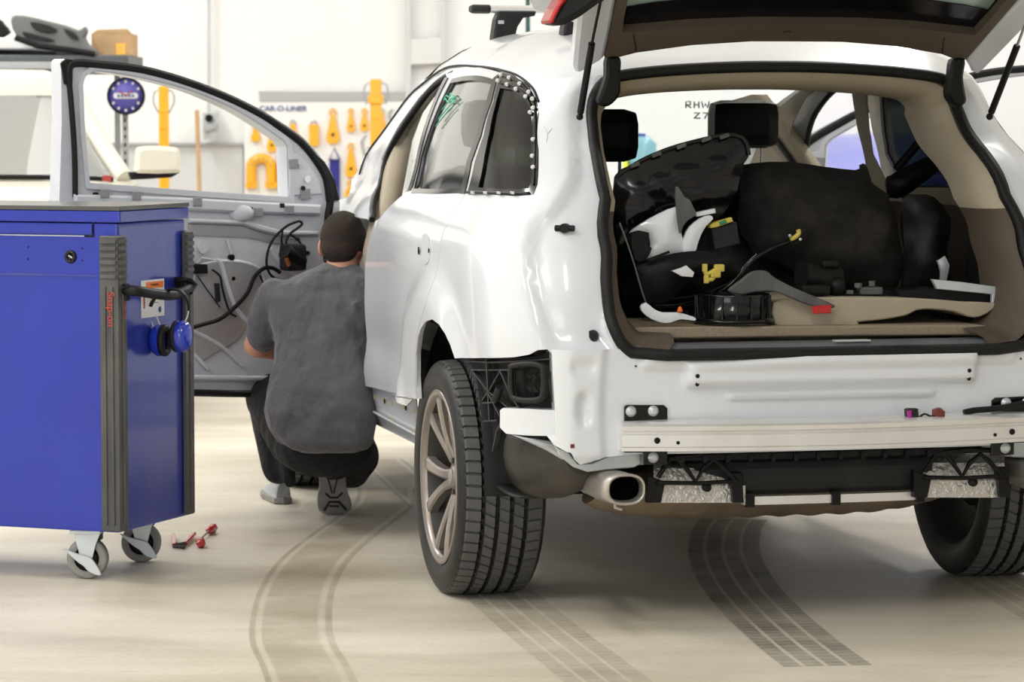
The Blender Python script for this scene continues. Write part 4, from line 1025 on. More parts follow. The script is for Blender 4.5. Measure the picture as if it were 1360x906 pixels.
# trim strips: lower band and side arms, up to the far end
Lout = [tg(*p) for p in [(803, 77), (811, 38), (819, 0)]]; Lin = [tg(*p) for p in [(824, 45), (829, 22), (834, 0)]]
def ext(a, b, T_): s = (T_ - a[1]) / (b[1] - a[1]); return (a[0] + (b[0] - a[0]) * s, T_)
Tend = 1.12
LoE = ext(Lout[1], Lout[2], Tend); LiE = ext(Lin[1], Lin[2], Tend - .12)
LoE = (max(LoE[0], -.86), Tend); LiE = (max(LiE[0], -.72), Tend - .12)
band_top = [tg(*p) for p in [(1040, 33), (998, 33), (919, 36), (850, 42), (826, 44)]]; band_top[0] = (0, band_top[0][1])
tgf = lambda k: (lambda P: np.stack([P[:, 0], TH0[1] + TE[1] * P[:, 1] + TN[1] * (k + .0 * P[:, 0]), TH0[2] + TE[2] * P[:, 1] + TN[2] * (k + .02 * (1 - (P[:, 0] / .8) ** 2))], 1))
zadj = 0
outer = sym(lt + [Lout[0], Lout[1], Lout[2], LoE])
inn = sym(band_top + [Lin[1], Lin[2], LiE])
tgf0 = lambda k: (lambda P: np.stack([P[:, 0], TH0[1] + TE[1] * P[:, 1] + TN[1] * k, TH0[2] + TE[2] * P[:, 1] + TN[2] * k], 1))
sheet('tailgate_trim', outer, [inn], tgf0(0), [M['brown']], tgo, step=.04, th=-.03, flip=True)
gi = inset(inn, -.02)
sheet('tailgate_glass', gi, [], tgf0(.035), [M['tgglass']], tgo, step=.08, th=-.004, flip=True)
bt = [tg(*p) for p in [(1040, 4.5), (998, 5), (919, 9.5), (870, 14.5), (831, 21)]]; bt[0] = (0, bt[0][1])
bandring = sym([(0, bt[0][1])] + bt[1:] + [(Lin[2][0] + .005, Lin[2][1] + .05), (LiE[0] + .02, LiE[1] - .05)])
sheet('glass_border', inset(inn, -.015), [bandring], tgf0(.028), [M['blackg']], tgo, step=.04, th=-.003, flip=True)
mb = MB()
for i in range(14):
    t = bt[0][1] + .03 + i * .03
    mb.tube([TG(-.62, t, .0325), TG(.62, t, .0325)], .0006, 4)
mb.build('demister_lines', M['rust'], tgo)
# white side flanges
fl = [(818, 0), (811, 38), (803, 77), (800, 80), (786, 88), (775, 95), (765, 98), (761.5, 90), (764, 62), (767.5, 26), (771, 0)]
P = [tg(a, b, .0) for a, b in fl]
ea = ext(P[1], P[0], Tend); eb = ext(P[-2], P[-1], Tend)
P = [(max(ea[0], -.86), Tend)] + P + [(max(eb[0], -.93), Tend)]
for sg in (1, -1):
    mb = MB(); mb.prism([(sg * x, t) for x, t in P], lambda u, v, w: TG(u, v, w - .004), .07, bev=.012); mb.build('tailgate_flange', M['white_in'], tgo)
mb = MB(); po = inset(sym(lt + [Lout[0], Lout[1], Lout[2], LoE]), .0)
mb.prism(po, lambda u, v, w: TG(u, v, .04 + w), .03, bev=.008)
# outer skin frame with the window cut out
skin = sheet('outer_skin', sym([lt[0]] + [(x, t + .01) for x, t in P[3:4]] + [(-.80, .15), (-.90, .35), (-.92, .8), (-.86, 1.18)]), [inset(inn, -.005)], tgf0(.085), [M['white']], tgo, step=.06, th=-.012, flip=True)
mb = MB(); mb.box(TG(0, Tend + .12, .05), (1.55, .25, .06), bev=.02, rot=Matrix.Rotation(-TA, 3, 'X')); mb.build('lower_gate_shell', M['white'], tgo)
# handle recess in the trim
c = tg(1045, 43); mb = MB(); mb.tube([TG(c[0] + .012 * cos(a), c[1] + .010 * sin(a), -.003) for a in np.linspace(0, pi, 9)], .0014, 5); mb.build('trim_plug', M['dark'], tgo)
for px in ((841, 44, 845, 68), (1254, 50, 1251, 71)):
    a = tg(*px[:2]); b = tg(*px[2:]); MB().tube([TG(*a, -.001), TG(*b, -.001)], .0013, 4).build('trim_joint', M['black'], tgo)
# tail lamps on the gate sides
lampo = [(744, 0), (736, 14), (730, 27), (731.5, 31), (738, 33), (747, 33.5), (756, 30.5), (772, 22), (786, 12), (797, 4), (806, -6), (800, -60), (770, -60)]
pts = [cy_(a, b, -.86) for a, b in crv(lampo, 3, True)]
rpts = [cy_(a, b, -.86) for a, b in [(744, 0), (736, 14), (730, 27), (731.5, 31), (735, 31), (738, 24), (745, 10), (753, 0), (775, -58), (768, -58)]]
for sg in (1, -1):
    lamp = MB().prism([(sg * p[0], p[2]) for p in pts], lambda u, v, w: (u, -.86 + w, v), .10, bev=.02).build('tail_lamp', M['dark'], tgo)
    MB().prism([(sg * (p[0] - .003), p[2]) for p in rpts], lambda u, v, w: (u, -.872 + w, v), .11, bev=.006).build('red_lens', M['redl'], lamp)
# gas struts
for sg in (1, -1):
    lo = cy_(770, 155, -.49); mid = cy_(786, 58, -.67); top = cy_(799, -5, -.79)
    f = lambda p: (sg * float(p[0]), float(p[1]), float(p[2]))
    st = MB().tube([f(lo + (mid - lo) * .06), f(mid)], .0105, 12).build('gas_strut', M['black'], tgo)
    MB().tube([f(mid), f(top)], .0045, 8).build('strut_rod', M['steel'] if sg < 0 else M['black'], st)
    MB().ball(f(lo), .011).build('strut_joint', M['black'], st)
# ================================================================== roof bars
def roof_bar(y, px_end):
    zt = float(roofz(np.array([[-.55, y]]))[0][2]); r_ = empty('roof_bar', (0, y, 0), parent=car)
    zb = zt + .105
    xe = .585
    sec = [(.032 * cos(a), .014 * sin(a)) for a in np.linspace(0, 2 * pi, 20, endpoint=False)]
    MB().loft([[(x, a, zb + b) for a, b in sec] for x in (-xe, xe)]).build('cross_bar', M['silver'], r_)
    for sg in (1, -1):
        MB().loft([[(sg * x, a * k, zb + b * k) for a, b in sec] for x, k in ((xe - .03, 1.12), (xe + .025, 1.12), (xe + .035, .8))]).build('end_cap', M['dark'], r_)
        xf = sg * .50; zf = zt + .0
        poly = [(-.045, 0), (-.045, .01), (-.036, .07), (-.025, .095), (.105, .095), (.10, .082), (.06, .075), (.04, .045), (.036, .03), (.028, .0)]
        MB().prism([(sg * -u * -1 if False else u, v) for u, v in poly], lambda u, v, w: (xf + sg * -u, -.035 + w, zf + v), .07, bev=.006).build('bar_foot', M['dark'], r_)
        MB().box((xf + sg * .02, -.037, zf + .06), (.02, .004, .012), bev=.001).build('foot_badge', M['zinc'], r_)
    return r_
roof_bar(1.08, None); roof_bar(.12, None)
# ================================================================== front doors, open
off_w = None
HL = np.array([-.915, 2.30]); ow = w2c((-1.60, 11.3, 0)); dl = ow[:2] - HL; LD = float(np.linalg.norm(dl)); dl = dl / LD
nd = np.array([-dl[1], dl[0]]);  nd = nd if nd[1] < 0 else -nd         # towards the viewer
def dpx(px, py, k=0.):
    """ray -> (u, z) on the door plane, k towards the viewer"""
    n = np.array([nd[0], nd[1], 0]); c = n @ np.array([HL[0], HL[1], 0]) + k; p = cplane(px, py, n, c)
    return (float((p[:2] - HL) @ dl), float(p[2]))
def make_front_door(sg):
    root = empty('front_door', parent=car)
    def D(u, v, w): q = HL + dl * u + nd * w; return (sg * q[0], q[1], v)
    def pr(name, px, k, t, m, par=root, bev=.003, holes=None, raw=False):
        P = px if raw else [dpx(a, b, k) for a, b in px]
        return MB().prism(P, lambda u, v, w: D(u, v, k - w), t, bev=bev).build(name, m, par)
    outer_px = crv([(81, 83), (86, 78.5), (110, 79), (133, 81), (185, 86.5), (241, 101.5), (297, 122), (340, 142), (368, 159), (401, 181), (424, 206), (440, 229), (448, 250), (451, 268)], 3)
    bottom = [(450, 300), (449, 380), (447, 460), (440, 505), (425, 524), (360, 527), (253, 525.5), (150, 523), (92, 520), (78, 505)]
    O = [dpx(*p) for p in outer_px + bottom + [(77, 400), (79, 260), (82, 160)]]
    win_px = crv([(110, 114), (113, 103), (123, 96), (135, 95.5), (185, 103.5), (247, 119), (297, 139), (334, 159), (375, 187)], 3) + [(380.5, 195), (381.5, 225), (382.7, 261.5), (240, 251.7), (119, 242.6), (113, 180)]
    Wn = [dpx(*p) for p in win_px]
    fnl = lambda k: (lambda P: np.array([D(a, b, k) for a, b in P]))
    sh = sheet('door_shell', O, [Wn], fnl(0), [M['white_in']], root, step=.04, th=.07, flip=True if sg > 0 else False)
    # bulging outer skin on the far side
    def outf(P):
        out = []
        for a, b in P:
            w = -.075 - .05 * float(sstep(.0, .12, b - .45)) * float(1 - sstep(1.05, 1.22, b)); out.append(D(a, b, w))
        return np.array(out)
    sheet('outer_skin', [p for p in O if p[1] < 1.25] if False else inset(O, .004), [inset(Wn, -.01)], outf, [M['white']], root, step=.06, th=.004, flip=False if sg > 0 else True)
    # black seal: follows the frame
    sl = [dpx(*p) for p in crv([(99, 262), (98, 200), (93, 130), (90, 95), (98, 84), (133, 86), (185, 92), (241, 107), (297, 128), (338, 148), (366, 165), (398, 188), (419, 213), (433, 238), (438, 265), (434, 300), (433, 400), (431, 480), (425, 512), (405, 520), (330, 523), (250, 521.5), (150, 519)], 3)]
    mb = MB(); 
    rings = []
    for i, (u, v) in enumerate(sl):
        a = Vector(sl[max(0, i - 1)]); b = Vector(sl[min(len(sl) - 1, i + 1)]); t = (b - a).normalized(); n_ = Vector((-t.y, t.x)); f = .013
        if i < 8: f = .009
        if 8 <= i < 52: f = .0145
        rings.append([D(u + n_.x * f, v + n_.y * f, -.002), D(u + n_.x * f, v + n_.y * f, .010), D(u + n_.x * f * .4, v + n_.y * f * .4, .018), D(u - n_.x * f * .4, v - n_.y * f * .4, .018), D(u - n_.x * f, v - n_.y * f, .010), D(u - n_.x * f, v - n_.y * f, -.002)])
    mb.loft(rings, smooth=False); mb.build('door_seal', M['rubber'], root)
    pr('corner_seal', [(81, 84), (88, 78), (104, 79.5), (106, 86), (96, 92), (93, 112), (86, 112)], .012, .01, M['rubber'])
    pr('hinge_edge', [(452, 268), (440, 268), (441, 300), (451, 300)], .012, .05, M['zinc'])
    # hinge side rubber boot of the mirror triangle
    pr('mirror_corner_cover', [(418, 203), (432, 215), (446, 240), (452, 266), (436, 268), (434, 250), (430, 230)], .016, .02, M['rubber'])
    # raised inner frame rim round the window
    rim = inset(Wn, -.022)
    sheet('window_rim', rim, [inset(Wn, -.004)], fnl(.010), [M['white_in']], root, step=.03, th=.012, flip=True if sg > 0 else False)
    # mirror triangle plate with studs
    tri = pr('mirror_mount_plate', [(385, 200), (396, 203), (412, 218), (424, 238), (428, 258), (384, 260)], .008, .008, M['white_in'])
    for (a, b, s_) in ((390, 218, 6), (406, 258, 6.5)):
        pr('foam_pad', [(a - s_, b - s_), (a + s_, b - s_ - 1), (a + s_ + 1, b + s_), (a - s_ + 1, b + s_ + 1)], .014, .008, M['pad'], tri)
    for (a, b, r, m_) in ((408, 238, .014, M['wall']), (402, 250, .009, M['black']), (398, 221, .008, M['steel'])):
        u, v = dpx(a, b, .01); q = D(u, v, .010); q2 = D(u, v, .016); MB().tube([q, q2], r, 14).build('mounting_hole', m_, tri)
    # inner belt beam, ledges
    pr('belt_beam', [(100, 258), (240, 262), (330, 267), (428, 272), (427, 286), (330, 283), (240, 279), (100, 275)], .022, .022, M['white_in'], bev=.008)
    pr('belt_ledge', [(252, 290), (330, 293), (352, 300), (375, 306), (424, 307), (424, 313), (372, 313), (345, 306), (325, 299), (252, 296)], .018, .018, M['white_in'], bev=.006)
    for (a, b) in ((263, 268), (344, 282), (385, 279), (140, 257), (182, 260)):
        pr('foam_pad', [(a - 6, b - 6), (a + 6, b - 6), (a + 6, b + 6), (a - 6, b + 6)], .028, .006, M['pad'])
    for (a, b) in ((333, 278), (375, 273)): pr('clip_hole', [(a - 3, b - 3), (a + 3, b - 3), (a + 3, b + 3), (a - 3, b + 3)], .0235, .003, M['black'])
    u, v = dpx(317, 283); MB().ball(D(u, v, .015), (.05, .02, .032)).build('pressed_boss', M['white_in'], root)
    for (a, b, r) in ((270, 329, .022), (308, 342, .012), (128, 259, .010), (409, 336, .008), (396, 318, .006), (402, 352, .006), (310, 370, .008)):
        u, v = dpx(a, b, .012); MB().tube([D(u, v, .0), D(u, v, .014)], r, 16).build('pressed_boss' if r > .015 else 'service_hole', M['white_in'] if r > .015 else M['black'], root)
    # window lifter carrier plate, darker metal with pressed shape
    ca = pr('carrier_plate', crv([(262, 348), (285, 344), (318, 345), (340, 352), (350, 368), (345, 400), (330, 430), (318, 450), (285, 470), (262, 478), (255, 420)], 3, True), .012, .010, M['galv'], bev=.004)
    pr('lower_ledge', [(100, 496), (253, 498), (330, 499), (424, 499), (424, 506), (330, 506), (253, 505), (100, 503)], .018, .018, M['white_in'], bev=.006)
    pr('upper_painted_shadow', [(250, 297), (322, 300), (345, 308), (372, 316), (400, 318), (400, 326), (365, 324), (330, 316), (250, 313)], .004, .003, M['galv'])  # grey strip laid in as painted shade under the belt ledge
    for l, r in (([(285, 345), (292, 352), (300, 380), (312, 410), (330, 430)], .010), ([(262, 352), (290, 347), (322, 349), (345, 360), (352, 390)], .006), ([(300, 318), (308, 345)], .006), ([(255, 440), (290, 458), (320, 485)], .008), ([(350, 400), (370, 440), (400, 470), (424, 480)], .007), ([(358, 330), (372, 352), (400, 372), (424, 380)], .007), ([(255, 470), (275, 490)], .008)):
        mb = MB(); mb.tube([D(*dpx(a, b), .008) for a, b in crv(l, 4)], r, 8, flat=(1, 1)); mb.build('pressed_rib', M['white_in'], root)
    pr('connector_block', [(258, 352), (262, 350), (276, 351), (277, 363), (260, 364)], .03, .025, M['black'])
    pr('connector_block', [(286, 376), (292, 376), (294, 400), (288, 402)], .022, .012, M['dark'])
    MB().tube([D(*dpx(a, b), .02) for a, b in crv([(278, 358), (288, 366), (291, 380), (296, 400), (302, 415), (310, 420)], 4)], .004, 6).build('cable', M['black'], root)
    return root, D
fd, DD = make_front_door(1)
fd['label'] = 'open left front door, stripped of its inner panel'
# right door: the same door copied to the other side
bpy.context.view_layer.update()
fdr, DR = make_front_door(-1)
# wiring hanging from the left door
wl = empty('door_wiring', parent=fd)
def wire(px, k, r, nm='cable'): MB().tube([DD(*dpx(a, b, kk if False else k), k) for a, b in crv(px, 5)], r, 7).build(nm, M['black'], wl)
wire([(253, 436), (270, 431), (292, 424), (312, 408), (328, 390), (338, 368), (350, 357), (362, 356), (372, 362)], .05, .008)
wire([(372, 372), (360, 366), (354, 350), (357, 330), (366, 314), (380, 301), (390, 296), (398, 294), (401, 298), (394, 304), (386, 310), (380, 322), (384, 334)], .06, .005)
wire([(386, 312), (395, 318), (401, 328), (398, 340)], .06, .004)
wire([(376, 303), (374, 318), (376, 335)], .065, .004)
wire([(345, 366), (352, 378), (366, 378)], .06, .004); wire([(262, 366), (275, 385), (292, 408)], .03, .0025)
MB().box(DD(*dpx(389, 342, .09), .09), (.085, .07, .10), rot=.4, bev=.015).build('window_motor', M['dark'], wl)
MB().tube([DD(*dpx(378, 334, .11), .11), DD(*dpx(400, 350, .10), .10)], .03, 12).build('motor_drum', M['black'], wl)
MB().tube([DD(*dpx(380, 343, .13), .13), DD(*dpx(384, 353, .13), .13)], .008, 8).build('copper_contact', mat('copper', (.45, .14, .05), .4, metal=.6), wl)
# ================================================================== things lying in the load bay
def free(o, label, cat, group=None):
    o.location = (CARP[0], CARP[1], 0); o.rotation_euler = (0, 0, TH); return tag(o, label, cat, group)
def bulge(name, px, y, depth, m, th=.012, step=.025, ridges=(), lean=0., wob=.0):
    P = [(float(cy_(a, b, y)[0]), float(cy_(a, b, y)[2])) for a, b in px]; z0 = sum(p[1] for p in P) / len(P)
    R_ = [[(float(cy_(a, b, y)[0]), float(cy_(a, b, y)[2])) for a, b in r] for r in ridges]
    def fn(Q):
        d = dist_poly(Q, P); yy = y - depth * (1 - np.exp(-d / .08)) + lean * (Q[:, 1] - z0) + wob * np.sin(Q[:, 0] * 23) * np.sin(Q[:, 1] * 31 + 1)
        for r in R_: yy = yy - .020 * np.exp(-(dist_poly(Q, r, False) / .012) ** 2)
        return np.stack([Q[:, 0], yy, Q[:, 1]], 1)
    return sheet(name, P, [], fn, [m], None, step=step, th=th, flip=False)
# tan load cover slab on the floor
o = pflat('carpet_board', crv([(838, 438), (850, 435), (1000, 434), (1150, 433), (1300, 432), (1311, 435), (1312, 441), (1300, 445), (1150, 446), (1000, 448), (850, 450), (838, 446)], 2, True), -.77, .42, M['tan'], None, bev=.004)
free(o, 'tan carpeted board lying flat at the lip of the load bay', 'carpet board')
# felt wheel arch liner
fp = crv([(985, 250), (992, 226), (1003, 217), (1050, 215), (1095, 221), (1138, 226), (1144, 221), (1148, 217), (1152, 222), (1156, 240), (1168, 250), (1179, 258), (1181, 270), (1189, 284), (1192, 310), (1195, 345), (1192, 368), (1175, 388), (1130, 386), (1080, 372), (1040, 352), (1000, 335), (982, 300)], 2, True)
o = bulge('felt_arch_liner', fp, -.30, .16, M['felt'], ridges=[[(1000, 262), (1060, 262), (1120, 270), (1160, 290)], [(1192, 345), (1160, 346), (1110, 335), (1050, 325), (990, 318)], [(1170, 285), (1155, 305), (1150, 335)], [(1152, 226), (1160, 245), (1180, 262)]], wob=.012, lean=.15)
free(o, 'large dark felt wheel arch liner standing in the middle of the load bay', 'felt liner')
# curved black bumper skin with a grey rim
e_ = empty('curved_black_cover', (CARP[0], CARP[1], 0), TH); tag(e_, 'curved glossy black plastic cover leaning at the left of the load bay', 'plastic cover')
cp_ = crv([(817, 236), (850, 215), (890, 198), (930, 187), (965, 180), (983, 182), (991, 191), (995, 206), (986, 222), (978, 252), (960, 285), (930, 300), (880, 310), (830, 328), (819, 300)], 3, True)
q = bulge('cover_skin', cp_, -.42, .035, M['blackg'], ridges=[[(830, 262), (900, 235), (970, 220)], [(825, 290), (900, 265), (975, 250)]]); q.parent = e_
ptube('cover_rim', [(818, 235), (850, 214), (890, 197), (930, 186), (965, 179), (984, 182), (992, 192), (995, 206)], -.425, .006, M['dark'], e_)
for a, b in ((843, 219), (872, 205), (905, 194), (938, 185), (962, 181)):
    p = cy_(a, b, -.435); MB().box(p, (.03, .01, .012), bev=.002, rot=Matrix.Rotation(-.35, 3, 'Y')).build('rim_clip', M['greyr'], e_)
# black lower cover behind everything on the left
o = bulge('black_undertray', crv([(822, 300), (860, 300), (930, 292), (985, 300), (1010, 335), (1040, 360), (1090, 385), (1085, 405), (900, 412), (830, 415)], 2, True), -.25, .10, M['leather'], ridges=[[(830, 350), (920, 345), (1000, 370)], [(860, 310), (850, 400)]], wob=.02)
free(o, 'dark plastic undertray heaped behind the white lamp surround', 'undertray')
# white lamp surround
e_ = empty('white_corner_piece', (CARP[0], CARP[1], 0), TH); tag(e_, 'white painted body corner piece with a curved arm, leaning on black parts', 'body panel')
q = bulge('painted_corner', crv([(838, 309), (852, 297), (875, 284), (898, 275), (901, 288), (905, 310), (908, 333), (890, 338), (868, 346), (853, 352), (849, 346), (856, 335), (864, 327), (862, 315), (858, 309)], 2, True), -.56, .05, M['white'], step=.012); q.parent = e_
q = bulge('curved_arm', crv([(908, 334), (909, 315), (916, 301), (930, 290), (943, 286), (947, 291), (938, 300), (931, 312), (926, 326), (924, 333), (917, 334)], 2, True), -.57, .025, M['white'], step=.01); q.parent = e_
pflat('top_strip', [(922, 283), (950, 277), (951, 283), (926, 288)], -.56, .03, M['white'], e_)
pflat('grey_bracket', crv([(899, 249), (903, 251), (910, 262), (916, 265), (921, 275), (925, 285), (915, 292), (908, 300), (904, 310), (901, 290), (899, 270)], 2, True), -.58, .02, M['greyr'], e_)
pflat('slot', [(858, 345), (889, 333), (890, 336), (864, 347)], -.615, .01, M['black'], e_, bev=.0005)
pflat('black_foot', crv([(838, 310), (862, 309), (861, 325), (866, 330), (858, 345), (843, 345)], 2, True), -.60, .03, M['black'], e_)
# black module with yellow plug
e_ = empty('control_box', (CARP[0], CARP[1], 0), TH); tag(e_, 'small black control box with a yellow plug on top', 'control box')
pflat('housing', [(945, 303), (979, 295), (983, 324), (950, 332)], -.55, .07, M['dark'], e_, bev=.003)
pflat('yellow_plug', [(943, 299), (948, 296), (972, 289), (974, 294), (952, 302), (944, 303)], -.56, .03, M['yel2'], e_); pflat('green_lock', [(955, 295), (964, 292), (966, 296), (957, 299)], -.565, .01, M['green'], e_)
# black curved tray below the white piece
o = bulge('black_lamp_tray', crv([(846, 352), (880, 340), (915, 334), (945, 334), (970, 340), (968, 356), (955, 362), (920, 372), (890, 400), (862, 402), (850, 380)], 2, True), -.58, .05, M['black'], ridges=[[(855, 360), (900, 350), (965, 350)]])
free(o, 'matt black plastic tray under the white corner piece', 'plastic tray')
# yellow clips
def clip_(pl, y, label, m):
    mb = MB(); pts = [tuple(cy_(a, b, y)) for a, b in pl]; mb.tube(crv(pts, 3), .007, 7); mb.box(pts[-1], (.03, .02, .022), bev=.005); mb.box(pts[0], (.014, .014, .024), bev=.003)
    return free(mb.build('cable_clip', m), label, 'clip')
clip_([(936, 356), (938, 364), (946, 361), (955, 356)], -.66, 'yellow double clip in the shadow below the control box', M['yel2'])
clip_([(938, 371), (946, 371), (950, 364)], -.66, 'small yellow clip just below the larger yellow one', M['yel2'])
# cable with yellow end
e_ = empty('wiring_harness', (CARP[0], CARP[1], 0), TH); tag(e_, 'black looped cable with a yellow connector at its raised end', 'cable')
ptube('cable', [(868, 405), (900, 405), (935, 397), (965, 382), (985, 362), (1000, 345), (1025, 330), (1045, 322), (1056, 316)], -.53, .0075, M['blackg'], e_)
ptube('cable', [(880, 398), (930, 392), (975, 372), (990, 352), (1005, 338)], -.53, .006, M['blackg'], e_)
ptube('connector', [(1050, 318), (1056, 315), (1061, 310), (1060, 305)], -.55, .007, M['yel2'], e_)
MB().ball(cy_(1049, 313, -.56), .005).build('metal_clip', M['zinc'], e_); MB().ball(cy_(1063, 318, -.56), .005).build('metal_clip', M['zinc'], e_)
o = ptube('bent_wire_stay', [(823, 296), (832, 320), (842, 350), (852, 385), (858, 402)], -.74, .0025, M['greyr']); free(o, 'thin grey stay leaning inside the left edge of the opening', 'wire stay')
q = bulge('white_trim_strip', crv([(851, 408), (858, 402), (868, 410), (880, 415), (900, 415), (915, 419), (923, 422), (923, 426), (905, 424), (892, 428), (882, 429), (866, 424), (855, 416)], 2, True), -.76, .02, M['white'], step=.01)
free(q, 'small white curved trim strip at the left end of the load floor', 'trim strip')
o = MB(); p = cy_(903, 412, -.76); o.lathe([(0, .012), (.005, .008), (.008, 0), (.008, -.006), (0, -.006)], 10, Matrix.Translation(p)); free(o.build('orange_clip', M['orange']), 'tiny orange clip on the white curved trim strip', 'clip')
o = bulge('pale_scrap', [(893, 360), (905, 356), (912, 353), (922, 362), (920, 368), (906, 367)], -.66, .02, M['paper'], step=.01); free(o, 'small pale plastic scrap left of the yellow clips', 'scrap')
# speaker ring
e_ = empty('black_ring', (CARP[0], CARP[1], 0), TH); tag(e_, 'round glossy black plastic ring standing at the lip of the load bay', 'ring housing')
c = cy_(976, 419, -.68); zf = .876
mb = MB(); r = .108; mb.lathe([(r * .9, .082), (r, .082), (r, .078), (r - .002, .012), (r + .012, .010), (r + .014, 0), (r * .85, 0), (r * .88, .03), (r * .9, .082)], 48, Matrix.Translation((c[0], -.66, zf)))
mb.build('ring_wall', M['blackg'], e_)
for k in range(16):
    a = 2 * pi * k / 16 + .2; MB().box((c[0] + (r + .002) * cos(a), -.66 + (r + .002) * sin(a), zf + .042), (.006, .006, .07), rot=a, bev=.001).build('rib', M['blackg'], e_)
MB().box((c[0], -.66, zf + .05), (.19, .03, .05), bev=.005).build('crossbar', M['black'], e_)
# grey bracket bar and red reflector
o = pflat('grey_bracket_bar', crv([(968, 386), (985, 372), (1000, 361), (1018, 360), (1028, 368), (1050, 380), (1080, 393), (1108, 405), (1104, 410), (1085, 409), (1060, 400), (1030, 388), (1005, 388), (985, 392)], 3, True), -.74, .02, M['greyr'], None, bev=.004)
free(o, 'dull grey bracket bar lying diagonally across the beige panel', 'bracket')
# beige tailgate trim lying flat
e_ = empty('beige_trim_panel', (CARP[0], CARP[1], 0), TH); tag(e_, 'long beige trim panel lying on the tan board in the load bay', 'trim panel')
pflat('panel', crv([(1028, 402), (1060, 397), (1110, 395), (1210, 396), (1280, 401), (1322, 403), (1318, 412), (1302, 421), (1287, 421), (1268, 414), (1240, 411), (1218, 412), (1204, 419), (1170, 425), (1140, 428), (1136, 433), (1050, 434), (1030, 431)], 2, True), -.70, .34, M['beige'], e_, bev=.004)
pflat('silver_edge', [(1238, 371), (1280, 375), (1324, 381), (1323, 404), (1318, 403), (1318, 391), (1245, 384)], -.69, .02, M['zinc'], e_)
pflat('dark_inlay', [(1190, 386), (1245, 383), (1318, 392), (1318, 402), (1200, 397)], -.66, .12, M['black'], e_)
pflat('dark_inlay', [(1110, 386), (1190, 386), (1200, 397), (1110, 396)], -.62, .12, M['black'], e_)
o = pflat('red_reflector', [(1079, 407), (1104, 405), (1104, 416), (1081, 417)], -.75, .02, M['redl'], None, bev=.002); free(o, 'small red reflector beside the end of the grey bar', 'reflector')
# motors and fittings on the panel
mb = MB(); c = cy_(1088, 372, -.60); mb.tube([cy_(1064, 366, -.60), cy_(1112, 372, -.58)], [.045, .042], 18); mb.ball(cy_(1112, 380, -.62), .028); mb.box(cy_(1080, 385, -.64), (.09, .06, .03), bev=.008); mb.box(cy_(1100, 350, -.60), (.05, .05, .02), bev=.006)
free(mb.build('black_motor', M['leather']), 'black ribbed motor lying on the beige panel', 'motor')
mb = MB(); mb.box(cy_(1155, 386, -.62), (.07, .04, .022), bev=.004); mb.tube([cy_(1140, 382, -.63), cy_(1140, 376, -.63)], .012, 10); mb.tube([cy_(1158, 380, -.63), cy_(1158, 373, -.63)], .010, 10); mb.box(cy_(1128, 388, -.63), (.02, .02, .012), bev=.003)
free(mb.build('hinge_fitting', M['greyr']), 'small grey hinge fitting right of the black motor', 'fitting')
# long black arm piece at the upper right
o = bulge('padded_arm', crv([(1180, 236), (1205, 221), (1235, 207), (1258, 198), (1266, 201), (1264, 210), (1248, 226), (1225, 244), (1200, 262), (1184, 262), (1178, 250)], 2, True), .05, .10, M['leather'], step=.02)
free(o, 'long padded black piece pointing up at the right side window', 'padded part')
o = ptube('black_strut', [(1190, 225), (1205, 208), (1218, 192), (1232, 172), (1236, 166)], .12, .014, M['black']); free(o, 'thin black strut leaning above the padded black piece', 'strut')
# dark pile on the right
o = bulge('crumpled_liner', crv([(1199, 264), (1215, 258), (1240, 262), (1262, 290), (1258, 330), (1264, 372), (1240, 384), (1208, 390), (1200, 385), (1201, 330), (1200, 300)], 2, True), -.35, .08, M['leather'], wob=.015, ridges=[[(1210, 280), (1225, 310), (1215, 350)], [(1240, 285), (1235, 340)]])
free(o, 'crumpled black liner in the right corner of the load bay', 'liner')
o = bulge('clear_film', [(1244, 346), (1254, 340), (1260, 352), (1257, 374), (1250, 376), (1249, 362)], -.50, .02, M['zinc'], step=.01, wob=.01); free(o, 'scrap of pale crumpled film in the right corner of the load bay', 'film scrap')
# connector pair on the bumper beam
e_ = empty('connector_pair', (CARP[0], CARP[1], 0), TH); tag(e_, 'magenta and brown plug pair lying on the bumper beam', 'connector')
pflat('magenta_plug', [(1205, 544), (1209, 543), (1220, 543), (1222, 563), (1218, 565), (1206, 564)], -.985, .03, M['dark'], e_, bev=.004)
pflat('magenta_face', [(1206, 546), (1211, 545), (1211, 563), (1207, 563)], -.99, .02, M['magenta'], e_, bev=.001)
pflat('brown_plug', [(1242, 545), (1250, 542), (1256, 547), (1255, 560), (1246, 563), (1242, 557)], -.98, .03, M['rust'], e_, bev=.004)
ptube('thin_wire', [(1221, 554), (1228, 550), (1236, 553), (1243, 553)], -.975, .003, M['black'], e_)
ptube('bumper_wiring', [(1280, 548), (1295, 545), (1320, 543), (1345, 539), (1375, 533)], -.94, .009, M['black'], beam)
# ================================================================== blue rolling tool cabinet
CAB = np.array([-1.260, 9.948]); CA_ = -.373; cu_, su_ = cos(CA_), sin(CA_)
cab = empty('tool_cabinet', (CAB[0], CAB[1], 0), CA_); tag(cab, 'blue enamelled rolling tool cabinet with grey corner bumpers on casters', 'tool cabinet')
def kl(p): dx, dy = p[0] - CAB[0], p[1] - CAB[1]; return np.array([dx * cu_ + dy * su_, -dx * su_ + dy * cu_, p[2]])
KO = kl(O3)
def kray(px, py): return kl(O3 + ray(px, py)) - KO
def kfront(px, py, w=0.): d = kray(px, py); return KO + d * ((w - KO[1]) / d[1])
def kside(px, py, u=0.): d = kray(px, py); return KO + d * ((u - KO[0]) / d[0])
WD = .56; X1 = float(kfront(156, 400)[0]); zB = float(kfront(140, 707)[2]); zL = float(kfront(156, 297)[2]); zT = float(kfront(156, 280)[2]); zR = float(kfront(156, 274)[2])
X0 = X1 - 1.25
